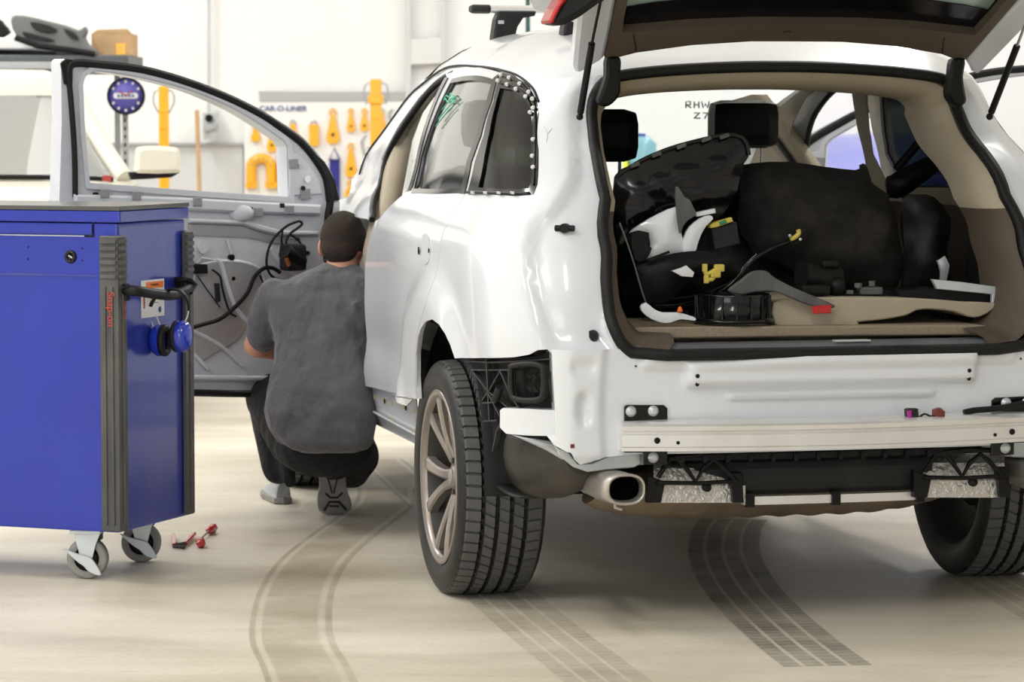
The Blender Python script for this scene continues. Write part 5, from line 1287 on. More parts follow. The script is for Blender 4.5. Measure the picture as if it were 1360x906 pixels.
wfar = float(kside(246, 400, X1)[1]); WD = wfar
zI = zT + .0
mb = MB(); mb.box(((X0 + X1) / 2, WD / 2, (zB + zL) / 2), (X1 - X0, WD, zL - zB), bev=.006); body_ = mb.build('cabinet_body', M['blue'], cab)
MB().box((X1 + .0005, WD / 2, (zB + zL) / 2), (.004, WD - .02, zL - zB - .02), bev=.001).build('side_panel', M['blued'], cab)
lid = MB().box(((X0 + X1) / 2 + .004, WD / 2, (zL + zT) / 2 + .001), (X1 - X0 + .016, WD + .012, zT - zL - .004), bev=.004).build('lid', M['blue'], cab)
MB().box((X1 + .0125, WD / 2, (zL + zT) / 2 + .001), (.003, WD, zT - zL - .008), bev=.001).build('lid_end', M['blued'], lid)
MB().box(((X0 + X1) / 2 + .004, WD / 2, (zT + zR) / 2), (X1 - X0 + .02, WD + .016, zR - zT), bev=.003).build('lid_top', mat('black_top_mat', (.09, .09, .085), .35, coat=.2), lid)
_a = kfront(-120, 297); _b = kfront(123, 310.5)
MB().box(((_a[0] + _b[0]) / 2, -.003, (_a[2] + _b[2]) / 2 + .002), (_b[0] - _a[0], .006, _a[2] - _b[2] + .006), bev=.001).build('lid_flap', M['blue'], lid)
# lid seams on the front: groove lines and a pale line along the seam
def fr_box(x0, y0, x1, y1, m, nm, par, w=-.0015, t=.003):
    a = kfront(x0, y0, w); b = kfront(x1, y1, w)
    return MB().box(((a[0] + b[0]) / 2, w, (a[2] + b[2]) / 2), (abs(b[0] - a[0]), t, abs(b[2] - a[2])), bev=.0003).build(nm, m, par)
fr_box(-60, 311.5, 112, 313, M['zinc'], 'pale_seam_edge', body_); fr_box(112, 312.5, 125, 315, M['black'], 'seam', body_); fr_box(123, 294, 124.6, 314, M['black'], 'seam', body_); fr_box(123, 293.5, 155, 296, M['black'], 'seam', body_)
fr_box(-60, 364, 135, 365, M['blued'], 'seam', body_)
for a, b in ((37, 328), (37, 344), (109, 330), (109, 346), (138, 283)): fr_box(a - .8, b - .8, a + .8, b + .8, M['black'], 'rivet_hole', body_)
c = kfront(94, 341); mb = MB(); M4 = Matrix.Translation(c) @ Matrix.Rotation(pi / 2, 4, 'X')
mb.lathe([(.013, 0), (.021, 0), (.021, .004), (.017, .008), (.013, .008), (.012, 0), (0, 0)], 24, M4); lk = mb.build('lock', M['blackg'], cab); MB().box(c + np.array([0, -.002, 0]), (.016, .003, .005), rot=Matrix.Rotation(.5, 3, 'Y'), bev=.001).build('lock_cylinder', M['zinc'], lk)
# corner bumpers, ribbed at the top
def bumper(w0, w1, x0, x1, z0, z1, nm='corner_bumper'):
    # L-section column, local x0..x1 , w0..w1
    sec = [(x0, w0), (x1, w0), (x1, w1), (x1 - .012, w1), (x1 - .012, w0 + .014), (x0, w0 + .014)] if w0 < .1 else [(x0, w1), (x0, w1 - .014), (x1 - .012, w1 - .014), (x1 - .012, w0), (x1, w0), (x1, w1)]
    mb = MB(); mb.prism(sec, lambda u, v, w: (u, v, z0 + w), z1 - z0, bev=.004)
    for k in range(6):
        zz = z1 - .018 - k * .022
        cx = (x0 + x1) / 2; fy = w0 if w0 < .1 else w1; s_ = -1 if w0 < .1 else 1
        mb.box((cx, fy + s_ * .003, zz), (x1 - x0 - .008, .008, .013), bev=.002); mb.box((x1 + .003, (w0 + w1) / 2, zz), (.008, w1 - w0 - .008, .013), bev=.002)
    for fx in (.3, .7): mb.box((x0 + (x1 - x0) * fx, (w0 if w0 < .1 else w1) + (-.002 if w0 < .1 else .002), (z0 + z1) / 2 - .07), (.006, .006, z1 - z0 - .18), bev=.002)
    mb.box((x1 + .002, (w0 + w1) / 2, (z0 + z1) / 2 - .07), (.006, .008, z1 - z0 - .18), bev=.002)
    return mb.build(nm, M['greyr'], cab)
bz1 = float(kfront(150, 313)[2]); bz0 = float(kfront(150, 705)[2])
bx0 = float(kfront(138, 500)[0]); bx1 = float(kfront(160.5, 500)[0])
nb_ = bumper(-.022, .035, bx0, max(bx1, X1 + .014), bz0, bz1); bumper(WD - .035, WD + .020, X1 - .045, X1 + .020, bz0, bz1)
bumper(-.022, .035, X0 - .02, X0 + .04, bz0, bz1)
# lettering on the bumper
c = kfront(147, 411, -.027); text('Snap-on', .034, M['redtxt'], nb_, frame((c[0], c[1], c[2]), (0, 0, -1), (1, 0, 0)), 'lettering', .0006, bold=.0006)
c = (X1 + .0185 if False else max(bx1, X1 + .014) + .0062, .012, float(kfront(147, 411)[2])); text('Snap-on', .020, M['redtxt'], nb_, frame(c, (0, 0, -1), (0, 1, 0)), 'lettering', .0006)
# warning label
a = kside(187, 373, X1 + .003); b = kside(218, 419, X1 + .003); cx, cz = (a[1] + b[1]) / 2, (a[2] + b[2]) / 2; lw, lh = abs(b[1] - a[1]), abs(a[2] - b[2])
lab = MB().box((X1 + .0035, cx, cz), (.001, lw, lh)).build('warning_label', M['paper'], cab)
MB().box((X1 + .0045, cx + lw * .08, cz + lh * .36), (.001, lw * .74, lh * .17)).build('orange_header', mat('label_orange', (.85, .22, .05), .5), lab)
fm = lambda dy, dz: frame((X1 + .0052, cx + dy * lw, cz + dz * lh), (0, 1, 0), (0, 0, 1))
text('WARNING', .011, M['black'], lab, fm(.08, .36), depth=.0002)
for k, (w_, z_) in enumerate(((.6, .18), (.55, .12), (.6, .06), (.5, 0), (.3, -.12))): MB().box((X1 + .0045, cx + .1 * lw, cz + z_ * lh), (.0006, lw * w_ * .8, .0022)).build('print_line', M['greyr'], lab)
MB().box((X1 + .0045, cx - .38 * lw, cz), (.0006, .010, lh * .5)).build('red_strip', M['redtxt'], lab)
MB().lathe([(0, 0), (.010, 0), (.010, .0006), (0, .0006)], 16, Matrix.Translation((X1 + .0042, cx + .3 * lw, cz - .32 * lh)) @ Matrix.Rotation(pi / 2, 4, 'Y')).build('blue_dot', M['bluetxt'], lab)
# push handle
hx = X1 + .075
hp_ = [kside(164, 387, X1 + .01), kside(171, 386, X1 + .04)] + [kside(a, b, hx) for a, b in ((185, 387), (210, 391), (230, 392))] + [kside(246, 386, hx - .0), kside(254, 378, X1 + .05)]
hd = MB().tube(crv([tuple(p) for p in hp_], 5), [.014] * 6 + [.0165] * 25, 12).build('push_handle', M['rubber'], cab)
MB().tube([tuple(kside(x, y, X1 + k)) for x, y, k in ((233, 374, .0), (240, 371, .05), (252, 372, .07), (259, 378, .075), (252, 388, .075))], .010, 8).build('handle_bracket', M['black'], hd)
MB().box(kside(165, 388, X1 + .012), (.03, .03, .055), bev=.006).build('handle_bracket', M['black'], hd)
MB().box(kside(238, 380, X1 + .012), (.04, .03, .06), bev=.006).build('handle_bracket', M['black'], hd)
# casters
def caster(x, w, rz, r=.066, brake=True):
    cs = empty('caster', (x, w, 0), rz, cab)
    Mx = Matrix.Translation((0, 0, r)) @ Matrix.Rotation(pi / 2, 4, 'X')
    MB().lathe([(r * .62, -.019), (r * .80, -.021), (r * .96, -.020), (r, -.013), (r, .013), (r * .96, .020), (r * .80, .021), (r * .62, .019)], 40, Mx).build('caster_tread', M['castr'], cs)
    MB().lathe([(0, -.020), (r * .25, -.020), (r * .3, -.010), (r * .62, -.010), (r * .66, -.02), (r * .66, .02), (r * .62, .010), (r * .3, .010), (r * .25, .020), (0, .020)], 30, Mx).build('caster_hub', M['black'], cs)
    top = zB
    for s_ in (-1, 1):
        mb = MB(); poly = [(-.012, r - .018), (.016, r - .018), (.034, top - .045), (.052, top - .003), (-.040, top - .003), (-.034, top - .03)]
        mb.prism(poly, lambda u, v, q: (u, s_ * .030 - .002 + q, v), .004, bev=.0008); mb.build('fork', M['zinc'], cs)
        MB().tube([(0, s_ * .024, r), (0, s_ * .038, r)], .010, 10).build('axle_nut', M['steel'], cs)
    MB().box((0, 0, top - .008), (.10, .085, .012), bev=.002).build('top_plate', M['zinc'], cs)
    if brake:
        mb = MB(); poly = crv([(-.070, r + .035), (-.035, r + .022), (0, r + .012), (.022, r + .004), (.045, r - .030), (.052, r - .050), (.030, r - .048), (.008, r - .036), (-.004, r - .022), (-.022, r - .010), (-.048, r + .012)], 2, True)
        mb.prism(poly, lambda u, v, q: (u, -.044 + q, v), .009, bev=.002); mb.build('brake_pedal', M['zinc'], cs)
    MB().box((.035, 0, top - .02), (.02, .05, .035), bev=.004).build('brake_block', M['black'], cs)
    return cs
p1 = kl(onfloor(117, 768)); p2 = kl(onfloor(188, 746))
caster(p1[0], p1[1], .28); caster(p2[0], p2[1], .45); caster(X0 + .12, p1[1], .3, brake=False); caster(X0 + .12, p2[1], .3, brake=False)
# ================================================================== ear defenders on the push handle
ear = empty('ear_defenders', (CAB[0], CAB[1], 0), CA_); tag(ear, 'blue and black ear defenders hanging from the push handle of the tool cabinet', 'ear defenders')
W0_ = float(kside(228, 400, hx)[1])
ks = lambda a, b, k=.0: tuple(kfront(a, b, W0_ - k))
MB().tube(crv([ks(200, 407, .03), ks(203, 400, .03), ks(211, 391, .035), ks(224, 385, .035), ks(236, 385, .035), ks(245, 392, .03), ks(250, 402, .02), ks(251, 411, .01)], 4), .006, 8, flat=(1.8, .8)).build('headband', M['black'], ear)
for l in ([(201, 402), (199, 412), (199, 420), (203, 433), (208, 440)], [(207, 418), (211, 428), (214, 436)], [(251, 408), (249, 420), (244, 430), (240, 438)]):
    MB().tube(crv([ks(a, b, .0) for a, b in l], 4), .0022, 6).build('wire_yoke', M['zinc'], ear)
RX = Matrix.Rotation(-.15, 3, 'X')
for (a, b, s_) in ((212, 452, -1), (242, 447, 1)):
    c = Vector(kfront(a, b, W0_)); v0 = .026
    mb = MB(); rings = []
    for t_, k in ((-.030, .25), (-.027, .62), (-.018, .88), (-.004, 1.0), (.010, 1.0)):
        rings.append([tuple(c + Vector((s_ * -t_, .040 * k * cos(an), .052 * k * sin(an)))) for an in np.linspace(0, 2 * pi, 24, endpoint=False)])
    cup = mb.loft(rings).build('ear_cup', M['bluep'], ear)
    mb = MB(); cc = c + Vector((-s_ * .019, 0, 0)); mb.tube([tuple(cc + Vector((0, .030 * cos(an), .041 * sin(an)))) for an in np.linspace(0, 2 * pi, 24, endpoint=False)], .0115, 10, closed=True); mb.build('ear_cushion', M['rubber'], cup)
# ================================================================== hand tools on the floor
def gp(a, b, z=0.): return Vector(onfloor(a, b, z))
pl = empty('pliers', tuple(gp(243, 722))); tag(pl, 'open pair of pliers with red handles lying on the floor near the casters', 'pliers'); q0 = gp(243, 722)
def rel(a, b, z): return tuple(gp(a, b, z) - q0 + Vector((0, 0, 0)))
MB().tube([rel(231, 724, .012), rel(231, 716, .013), rel(230, 710, .014)], [.007, .009, .007], 8).build('handle_grip', M['red'], pl)
MB().tube([rel(246, 722, .012), rel(252, 716, .013), rel(258, 709, .014)], [.007, .009, .008], 8).build('handle_grip', M['red'], pl)
mb = MB(); mb.tube([rel(231, 723, .010), rel(238, 724, .010), rel(247, 722, .010)], .008, 8); mb.tube([rel(230, 726, .008), rel(244, 727, .008), rel(246, 725, .008)], [.006, .009, .005], 8, flat=(1, .7)); mb.build('jaws', M['disc'], pl)
def driver(a, b, a2, b2, label, a3, b3):
    q = gp(a, b); e = empty('screwdriver', tuple(q)); tag(e, label, 'screwdriver'); q2 = gp(a2, b2) - q; q3 = gp(a3, b3) - q
    d = q2.normalized(); L_ = q2.length
    pts = [d * t + Vector((0, 0, .017)) for t in (0, .01, .03, .055, .075, .10)]; rr = [.010, .0175, .0165, .012, .017, .009]
    mb = MB()
    for k in range(0, 1): mb.tube([tuple(p) for p in pts], rr, 6)
    mb.build('screwdriver_handle', M['red'], e); MB().tube([tuple(d * .10 + Vector((0, 0, .017))), tuple(d * .20 + Vector((0, 0, .010)))], .0035, 8).build('blade', M['steel'], e)
driver(267, 729, 264, 715, 'red handled screwdriver on the floor pointing away, nearest the pliers', 0, 0)
driver(284, 707, 268, 718, 'second red handled screwdriver on the floor, furthest from the cabinet', 0, 0)
# ================================================================== crouching man
YM = 11.85
person = empty('person', tuple(onfloor(420, 668))); tag(person, 'person in grey shirt and black trousers crouching with back turned beside the open door', 'person')
PO = Vector(person.location)
def w3(a, b, Y): return Vector(atY(a, b, Y)) - PO
def organic(name, mb, m, parent, vox=.011, smooth=6, sub=0):
    me = bpy.data.meshes.new(name); me.from_pydata(mb.v, [], mb.f); me.update()
    bm = bmesh.new(); bm.from_mesh(me); bmesh.ops.remove_doubles(bm, verts=bm.verts, dist=1e-5); bmesh.ops.recalc_face_normals(bm, faces=bm.faces); bm.to_mesh(me); bm.free()
    o = link(name, me, m, parent)
    r = o.modifiers.new('r', 'REMESH'); r.mode = 'VOXEL'; r.voxel_size = vox; r.use_smooth_shade = True
    s = o.modifiers.new('s', 'SMOOTH'); s.factor = .6; s.iterations = smooth
    return o
def chain(mb, pts, rr, n=16, flat=None):
    P = []; R = []
    for i in range(len(pts) - 1):
        for k in range(5): t = k / 5; P.append(pts[i].lerp(pts[i + 1], t)); R.append(rr[i] + (rr[i + 1] - rr[i]) * t)
    P.append(pts[-1]); R.append(rr[-1]); mb.tube([tuple(p) for p in P], R, n, flat=flat)
    for p, r in ((pts[0], rr[0]), (pts[-1], rr[-1])): mb.ball(tuple(p), r * .99, 14)
    for p, r in zip(pts[1:-1], rr[1:-1]): mb.ball(tuple(p), r * .99, 14)
SK = 356.
# shirt
mb = MB(); rings = []
rows = [(349, 432, 472, 11.41, .055), (358, 418, 482, 11.40, .075), (366, 392, 492, 11.39, .095), (376, 366, 499, 11.38, .112), (392, 354, 503, 11.36, .122), (415, 358, 502, 11.34, .128), (445, 366, 498, 11.32, .132), (480, 366, 494, 11.29, .137), (515, 358, 496, 11.25, .145), (545, 354, 498, 11.23, .15), (570, 362, 498, 11.22, .15), (585, 374, 494, 11.21, .14), (595, 390, 486, 11.21, .12), (600, 408, 472, 11.21, .08)]
for (yy, xl_, xr_, Y, dp) in rows:
    c = w3((xl_ + xr_) / 2, yy, Y); hw = (xr_ - xl_) / 2 / SK; n = 28
    rings.append([(c.x + hw * (abs(cos(a)) ** .8) * (1 if cos(a) > 0 else -1), c.y + dp * (abs(sin(a)) ** .85) * (1 if sin(a) > 0 else -1), c.z) for a in np.linspace(0, 2 * pi, n, endpoint=False)])
mb.loft(rings)
chain(mb, [w3(366, 390, 11.37), w3(352, 420, 11.38), w3(350, 446, 11.40)], [.062, .062, .060])
chain(mb, [w3(490, 390, 11.37), w3(503, 420, 11.44), w3(505, 440, 11.54)], [.062, .060, .056])
# creases
for l in ([(395, 470), (420, 500), (455, 520)], [(372, 520), (400, 545), (440, 558), (480, 552)], [(380, 430), (385, 480), (378, 520)], [(470, 400), (476, 450), (470, 500)], [(400, 575), (440, 585), (480, 575)]):
    q = [w3(a, b, 11.22 - (.0 if b < 540 else .10) + (.0 if b > 480 else .02)) for a, b in l]
    mb.tube([tuple(p) for p in crv([tuple(v) for v in q], 4)], .017, 6)
shirt = organic('shirt', mb, M['shirt'], person, vox=.009, smooth=4)
tx = bpy.data.textures.new('cloth_folds', 'CLOUDS'); tx.noise_scale = .11; tx.noise_depth = 2
dm = shirt.modifiers.new('d', 'DISPLACE'); dm.texture = tx; dm.strength = .022; dm.mid_level = .5; dm.texture_coords = 'LOCAL'
# yoke seam, collar, sleeve hem
mb = MB(); rings = []
for zz, k in ((.006, 1.05), (.022, 1.0), (.036, .93), (.030, .90), (.0, .98)):
    c = w3(452, 353, 11.42); rings.append([(c.x + .068 * k * cos(a), c.y + .005 + .062 * k * sin(a), c.z + zz - .018 + .012 * sin(a)) for a in np.linspace(0, 2 * pi, 30, endpoint=False)])
mb.loft(rings, caps=False); mb.build('collar', M['shirt'], shirt)
c = w3(350, 449, 11.40); MB().tube([tuple(c + Vector((.058 * cos(a), .058 * sin(a), -.008 * cos(a)))) for a in np.linspace(0, 2 * pi, 26, endpoint=False)], .0045, 6, closed=True).build('sleeve_hem', M['shirt'], shirt)
# body: head, neck, arms, hands in one surface
mb = MB(); hc_ = w3(456, 322, 11.44); RH = Matrix.Rotation(radians(-12), 3, 'Z') @ Matrix.Rotation(radians(-18), 3, 'X')
HP = lambda x, y, z: hc_ + RH @ Vector((x, y, z))
mb.ball(tuple(hc_), (.077, .097, .098), 20, R=RH); mb.ball(tuple(HP(0, .035, -.065)), (.058, .062, .062), 16, R=RH); mb.ball(tuple(HP(0, .03, -.02)), (.066, .078, .09), 16, R=RH)
mb.ball(tuple(HP(0, .112, -.035)), (.013, .018, .022), 10, R=RH)            # nose
mb.ball(tuple(HP(0, .098, -.078)), (.024, .010, .010), 10, R=RH); mb.ball(tuple(HP(0, .085, -.108)), (.026, .020, .018), 10, R=RH)
for s_ in (-1, 1): mb.ball(tuple(HP(s_ * .030, .095, .012)), (.020, .010, .009), 8, R=RH)   # brow
chain(mb, [w3(453, 362, 11.40), w3(455, 344, 11.42)], [.058, .055])
chain(mb, [w3(352, 430, 11.39), w3(341, 458, 11.43), w3(366, 463, 11.62), w3(392, 446, 11.79)], [.047, .048, .042, .027])
chain(mb, [w3(503, 430, 11.49), w3(505, 450, 11.66), w3(470, 445, 11.82), w3(448, 430, 11.86)], [.044, .040, .034, .026])
def hand(c, d, up, s_):
    d = d.normalized(); side = d.cross(up).normalized(); up = side.cross(d)
    chain(mb, [c, c + d * .04, c + d * .075], [.024, .030, .028])
    for k, (o_, L_) in enumerate(((-.027, .062), (-.009, .074), (.009, .070), (.026, .054))):
        b0 = c + d * .075 + side * o_; chain(mb, [b0, b0 + d * L_ * .5 - up * .008, b0 + d * L_ * .8 - up * .028], [.0095, .0085, .0075], 10)
    t0 = c + d * .02 + side * (-s_ * .026); chain(mb, [t0, t0 + d * .03 - side * s_ * .022 - up * .01, t0 + d * .055 - side * s_ * .022 - up * .022], [.011, .0098, .0085], 10)
hand(w3(398, 442, 11.82), Vector((.5, 1, .25)), Vector((0, -.2, 1)), 1); hand(w3(443, 427, 11.88), Vector((-.4, .9, .35)), Vector((0, -.2, 1)), -1)
body = organic('body', mb, M['skin'], person, vox=.0065, smooth=3)
for s_ in (-1, 1):
    mb = MB(); c = HP(s_ * .079, .004, -.018); Re = RH @ Matrix.Rotation(s_ * .45, 3, 'Z')
    mb.tube([tuple(c + Re @ Vector((0, .016 * cos(a), .029 * sin(a)))) for a in np.linspace(.3, 2 * pi - .6, 16)], .0052, 8); mb.ball(tuple(c), (.006, .013, .022), 12, R=Re); mb.build('ear', M['skin'], body)
    mb = MB(); mb.ball(tuple(HP(s_ * .030, .094, -.002)), (.010, .008, .007), 10, R=RH); mb.build('eye', M['paper'], body)
mb = MB(); mb.ball(tuple(HP(0, -.004, .016)), (.084, .103, .099), 22, R=RH); mb.ball(tuple(HP(0, -.045, -.035)), (.068, .055, .060), 16, R=RH)
hair = organic('hair', mb, M['hair'], person, vox=.008, smooth=4)
# trousers
mb = MB(); mb.ball(tuple(w3(430, 592, 11.42)), (.185, .17, .115), 20)
chain(mb, [w3(392, 585, 11.48), w3(358, 530, 11.84), w3(349, 497, 12.02)], [.100, .092, .078]); chain(mb, [w3(349, 500, 12.02), w3(362, 570, 11.92), w3(370, 622, 11.87)], [.078, .074, .064])

chain(mb, [w3(460, 590, 11.45), w3(474, 606, 11.85), w3(468, 622, 12.00)], [.100, .086, .072]); chain(mb, [w3(468, 625, 12.00), w3(455, 625, 11.85), w3(442, 614, 11.47)], [.070, .062, .050])
chain(mb, [w3(340, 500, 11.96), w3(350, 560, 11.86)], [.045, .04]); chain(mb, [w3(380, 600, 11.80), w3(385, 640, 11.80)], [.03, .026])
organic('trousers', mb, M['trous'], person, vox=.011, smooth=6)
# shoes
def shoe_flat(a, b, Y, rz):
    c = Vector(onfloor(a, b)) - PO; R = Matrix.Rotation(rz, 3, 'Z'); mb = MB(); rings = []
    for y, hw, h in ((-.05, .030, .085), (-.045, .036, .095), (0, .040, .100), (.06, .042, .092), (.12, .046, .070), (.18, .046, .055), (.215, .036, .045), (.235, .018, .038)):
        rings.append([tuple(c + R @ Vector((hw * cos(an) * (1.0 if sin(an) < 0 else .85), y, .022 + (h - .022) * max(sin(an), 0) + .0 * min(sin(an), 0)))) for an in np.linspace(0, 2 * pi, 20, endpoint=False)])
    u = mb.loft(rings).build('shoe', M['shoe'], person)
    mb = MB(); P_ = [(.040, 0), (.044, .06), (.050, .14), (.046, .20), (.03, .24), (0, .25), (-.03, .24), (-.046, .20), (-.050, .14), (-.044, .06), (-.040, 0), (-.034, -.045), (0, -.062), (.034, -.045)]
    mb.prism(list(reversed(P_)), lambda u_, v, w: tuple(c + R @ Vector((u_, v, w + .001))), .026, bev=.005); mb.build('shoe_sole', M['sole'], u)
    
shoe_flat(373, 668, 12.1, .25)
so = crv([(424, 628), (427, 614), (434, 607), (446, 606), (455, 612), (459, 628), (460, 645), (465, 660), (466, 670), (460, 677), (445, 679), (430, 679), (422, 672), (421, 655), (424, 640)], 3, True)
Ys = 11.62; z0 = 0.
P_ = [w3(a, b, Ys) for a, b in so]; zmin = min(p.z for p in P_)
ctrp = sum(P_, Vector()) / len(P_); poly = [(p.x, p.z) for p in P_]
lean = .42
mb = MB(); mb.prism(poly, lambda u, v, w: (u, P_[0].y + w + (ctrp.z - v) * lean, v - zmin + .002), .024, bev=.004); rs = mb.build('shoe_sole', M['sole'], person)
mb = MB(); ins_ = inset(poly, .004); rings = []
for w, k in ((.022, 0.), (.05, .004), (.075, .012), (.095, .022)):
    rings.append([(a, P_[0].y + w + (ctrp.z - b) * lean, b - zmin + .002) for a, b in inset(poly, .004 + k)])
mb.loft(rings).build('shoe', M['shoe'], person)
for l, r_ in (([(432, 650), (438, 656), (448, 656), (455, 649)], .004), ([(430, 674), (437, 662), (450, 662), (459, 673)], .005), ([(431, 615), (437, 634), (441, 650)], .003), ([(452, 615), (447, 634), (443, 650)], .003), ([(437, 668), (450, 668)], .004), ([(434, 622), (449, 622)], .003), ([(436, 630), (448, 630)], .003)):
    mb = MB(); q = [w3(a, b, Ys) for a, b in l]; mb.tube([(p.x, P_[0].y - .001 + (ctrp.z - p.z) * lean, p.z - zmin + .002) for p in q], r_, 6); mb.build('tread_groove', M['dark'], rs)
# ================================================================== far side of the shop
def fl2(name, px, Y, t, m, parent=None, bev=.003):
    P = [(float(atY(a, b, Y)[0]), float(atY(a, b, Y)[2])) for a, b in px]
    return MB().prism(P, lambda u, v, w: (u, Y + w, v), t, bev=bev).build(name, m, parent)
def A(a, b, Y): return tuple(map(float, atY(a, b, Y)))
YW = 26.0
M['vanglass'] = mat('windscreen_glass_painted_reflection', (.55, .56, .56), .04, trans=.55, ior=1.2, coat=1.)  # grey body colour stands in for pale reflections on the glass
# wainscot and rail
z = A(200, 191, 25.97)[2]; xb = A(322, 200, 25.95)[0]; mb = MB(); mb.box(((xb - 9) / 2, 25.985, z / 2), (xb + 9, .03, z)); tag(mb.build('trim_1', M['wallg']), kind='structure')
mb = MB(); mb.box(((xb - 9) / 2, 25.95, z), (xb + 9, .06, .022), bev=.006); tag(mb.build('trim_2', M['rail']), kind='structure')
for i, (x0, x1) in enumerate(((538, 546), (586, 592))): tag(fl2('trim_%d' % (i + 3), [(x0, -40), (x1, -40), (x1, 300), (x0, 300)], 25.9, .1, M['wallg']), kind='structure')
o = fl2('white_access_panel', [(546, 52), (586, 50), (586, 84), (546, 86)], 25.9, .05, M['paper']); tag(o, 'pale square panel on the wall between two ribs, left of the roof bar', 'wall panel')
o = MB().tube([A(701, -60, 21), A(701, 330, 21)], .016, 10).build('green_post', mat('dark_green_paint', (.03, .10, .09), .5)); tag(o, 'thin dark green post rising behind the car roof', 'post')
# electrical box and conduit
e_ = empty('electrical_box', A(279, 167, 25.9)); c0 = Vector(e_.location); tag(e_, 'grey wall socket box with a round black socket under a vertical conduit', 'electrical box')
def sub(o, e_): o.parent = e_; o.location = -Vector(e_.location); return o
sub(fl2('box_body', [(269, 150), (290, 148), (290, 168), (288, 185), (270, 186)], 25.8, .12, M['zinc']), e_); sub(MB().tube([A(277.5, 157, 25.74), A(277.5, 157, 25.8)], .032, 16).build('round_socket', M['black']), e_); sub(fl2('socket_lip', [(270, 168), (288, 164), (288, 170), (271, 176)], 25.74, .06, M['galv']), e_)
o = MB().tube([A(277, -60, 25.9), A(277.5, 149, 25.9)], .016, 10).build('conduit', M['zinc']); tag(o, 'thin grey conduit running up the wall above the socket box', 'conduit')
# broom
e_ = empty('broom', A(266, 290, 25.2)); e_.location.z = 0; tag(e_, 'broom with a wooden handle leaning against the grey lower wall', 'broom')
sub(MB().tube([A(261.5, 147, 25.6), (A(268, 250, 25.2)[0], 25.2, .12)], .018, 10).build('broom_handle', M['wood']), e_)
x = A(268, 250, 25.2)[0]; sub(MB().box((x, 25.2, .07), (.4, .07, .12), bev=.02).build('broom_head', M['dark']), e_)
# round sign on a post
YC = 19.473
e_ = empty('round_clock_sign', A(168, 127, YC)); tag(e_, 'round blue clock sign with a white band, hung on the rack post', 'clock')
c = Vector(A(167.5, 127.5, YC)); Mx = Matrix.Translation(c) @ Matrix.Rotation(pi / 2, 4, 'X'); R_ = .115
sub(MB().lathe([(0, -.03), (R_, -.03), (R_, .03), (R_ * .93, .03), (R_ * .91, .012), (0, .012)], 48, Mx).build('clock_case', M['black']), e_)
sub(MB().lathe([(0, .014), (R_ * .91, .014), (R_ * .91, .010), (0, .010)], 48, Mx).build('clock_face', M['purple']), e_)
sub(MB().prism(rrect(-.075, -.016, .075, .019, .014), lambda u, v, w: (c.x + u, c.y - .018 - w, c.z + v), .004).build('white_band', M['paper']), e_)
for k in range(5): sub(MB().box((c.x - .044 + .022 * k, c.y - .0235, c.z + .001), (.014, .002, .015), bev=.0005).build('band_mark', M['bluetxt']), e_)
for k in range(12):
    a = pi / 6 * k
    if abs(cos(a)) < .95: sub(MB().box((c.x + .088 * cos(a), c.y - .017, c.z + .088 * sin(a)), (.014, .004, .016), bev=.002).build('hour_mark', M['paper']), e_)
sub(MB().tube([(c.x, c.y - .026, c.z + .004), (c.x - .04, c.y - .026, c.z + .032)], .0035, 6).build('clock_hand', M['red']), e_); sub(MB().tube([(c.x, c.y - .026, c.z + .004), (c.x + .045, c.y - .026, c.z + .035)], .0035, 6).build('clock_hand', M['red']), e_)
# yellow measuring towers
def tower(px0, px1, pyt, Y, label, col):
    x0 = A(px0, 200, Y)[0]; x1 = A(px1, 200, Y)[0]; zt = A(px0, pyt, Y)[2]; cx = (x0 + x1) / 2; w = x1 - x0
    e_ = empty('yellow_tower', (cx, Y, 0)); tag(e_, label, 'tower')
    mb = MB(); mb.box((0, 0, zt / 2), (w, w, zt), bev=.012); t_ = mb.build('tower_column', M['yellow'], e_)
    MB().box((0, 0, .03), (.5, .5, .06), bev=.01).build('tower_base', M['dark'], e_)
    if col: MB().box((0, 0, zt - .16), (w * 1.35, w * 1.35, .07), bev=.012).build('tower_collar', M['yellow'], e_)
    for s_ in (-1, 1): MB().tube(crv([(s_ * w * .5, 0, zt - .03), (s_ * w * .95, 0, zt - .05), (s_ * w * 1.05, 0, zt - .12), (s_ * w * (.5 if not col else .8), 0, zt - .2)], 4), .007, 6).build('tower_hook', M['galv'], e_)
    for k in range(7): MB().tube([(0, -w / 2 - .002, zt - .25 - k * .1), (0, -w / 2, zt - .25 - k * .1)], w * .07, 10).build('pin_hole', M['wood'], e_)
    for z_ in (zt - .18, zt - .3): MB().box((0, -w / 2, z_), (w * .9, .01, .03), bev=.004).build('tower_plate', M['yellow'], e_)
tower(211.5, 224.5, 114, 23, 'yellow steel tower seen through the open front door window', False)
tower(492, 507, 105, 25.0, 'yellow steel tower with a collar, standing in front of the white tool board', True)
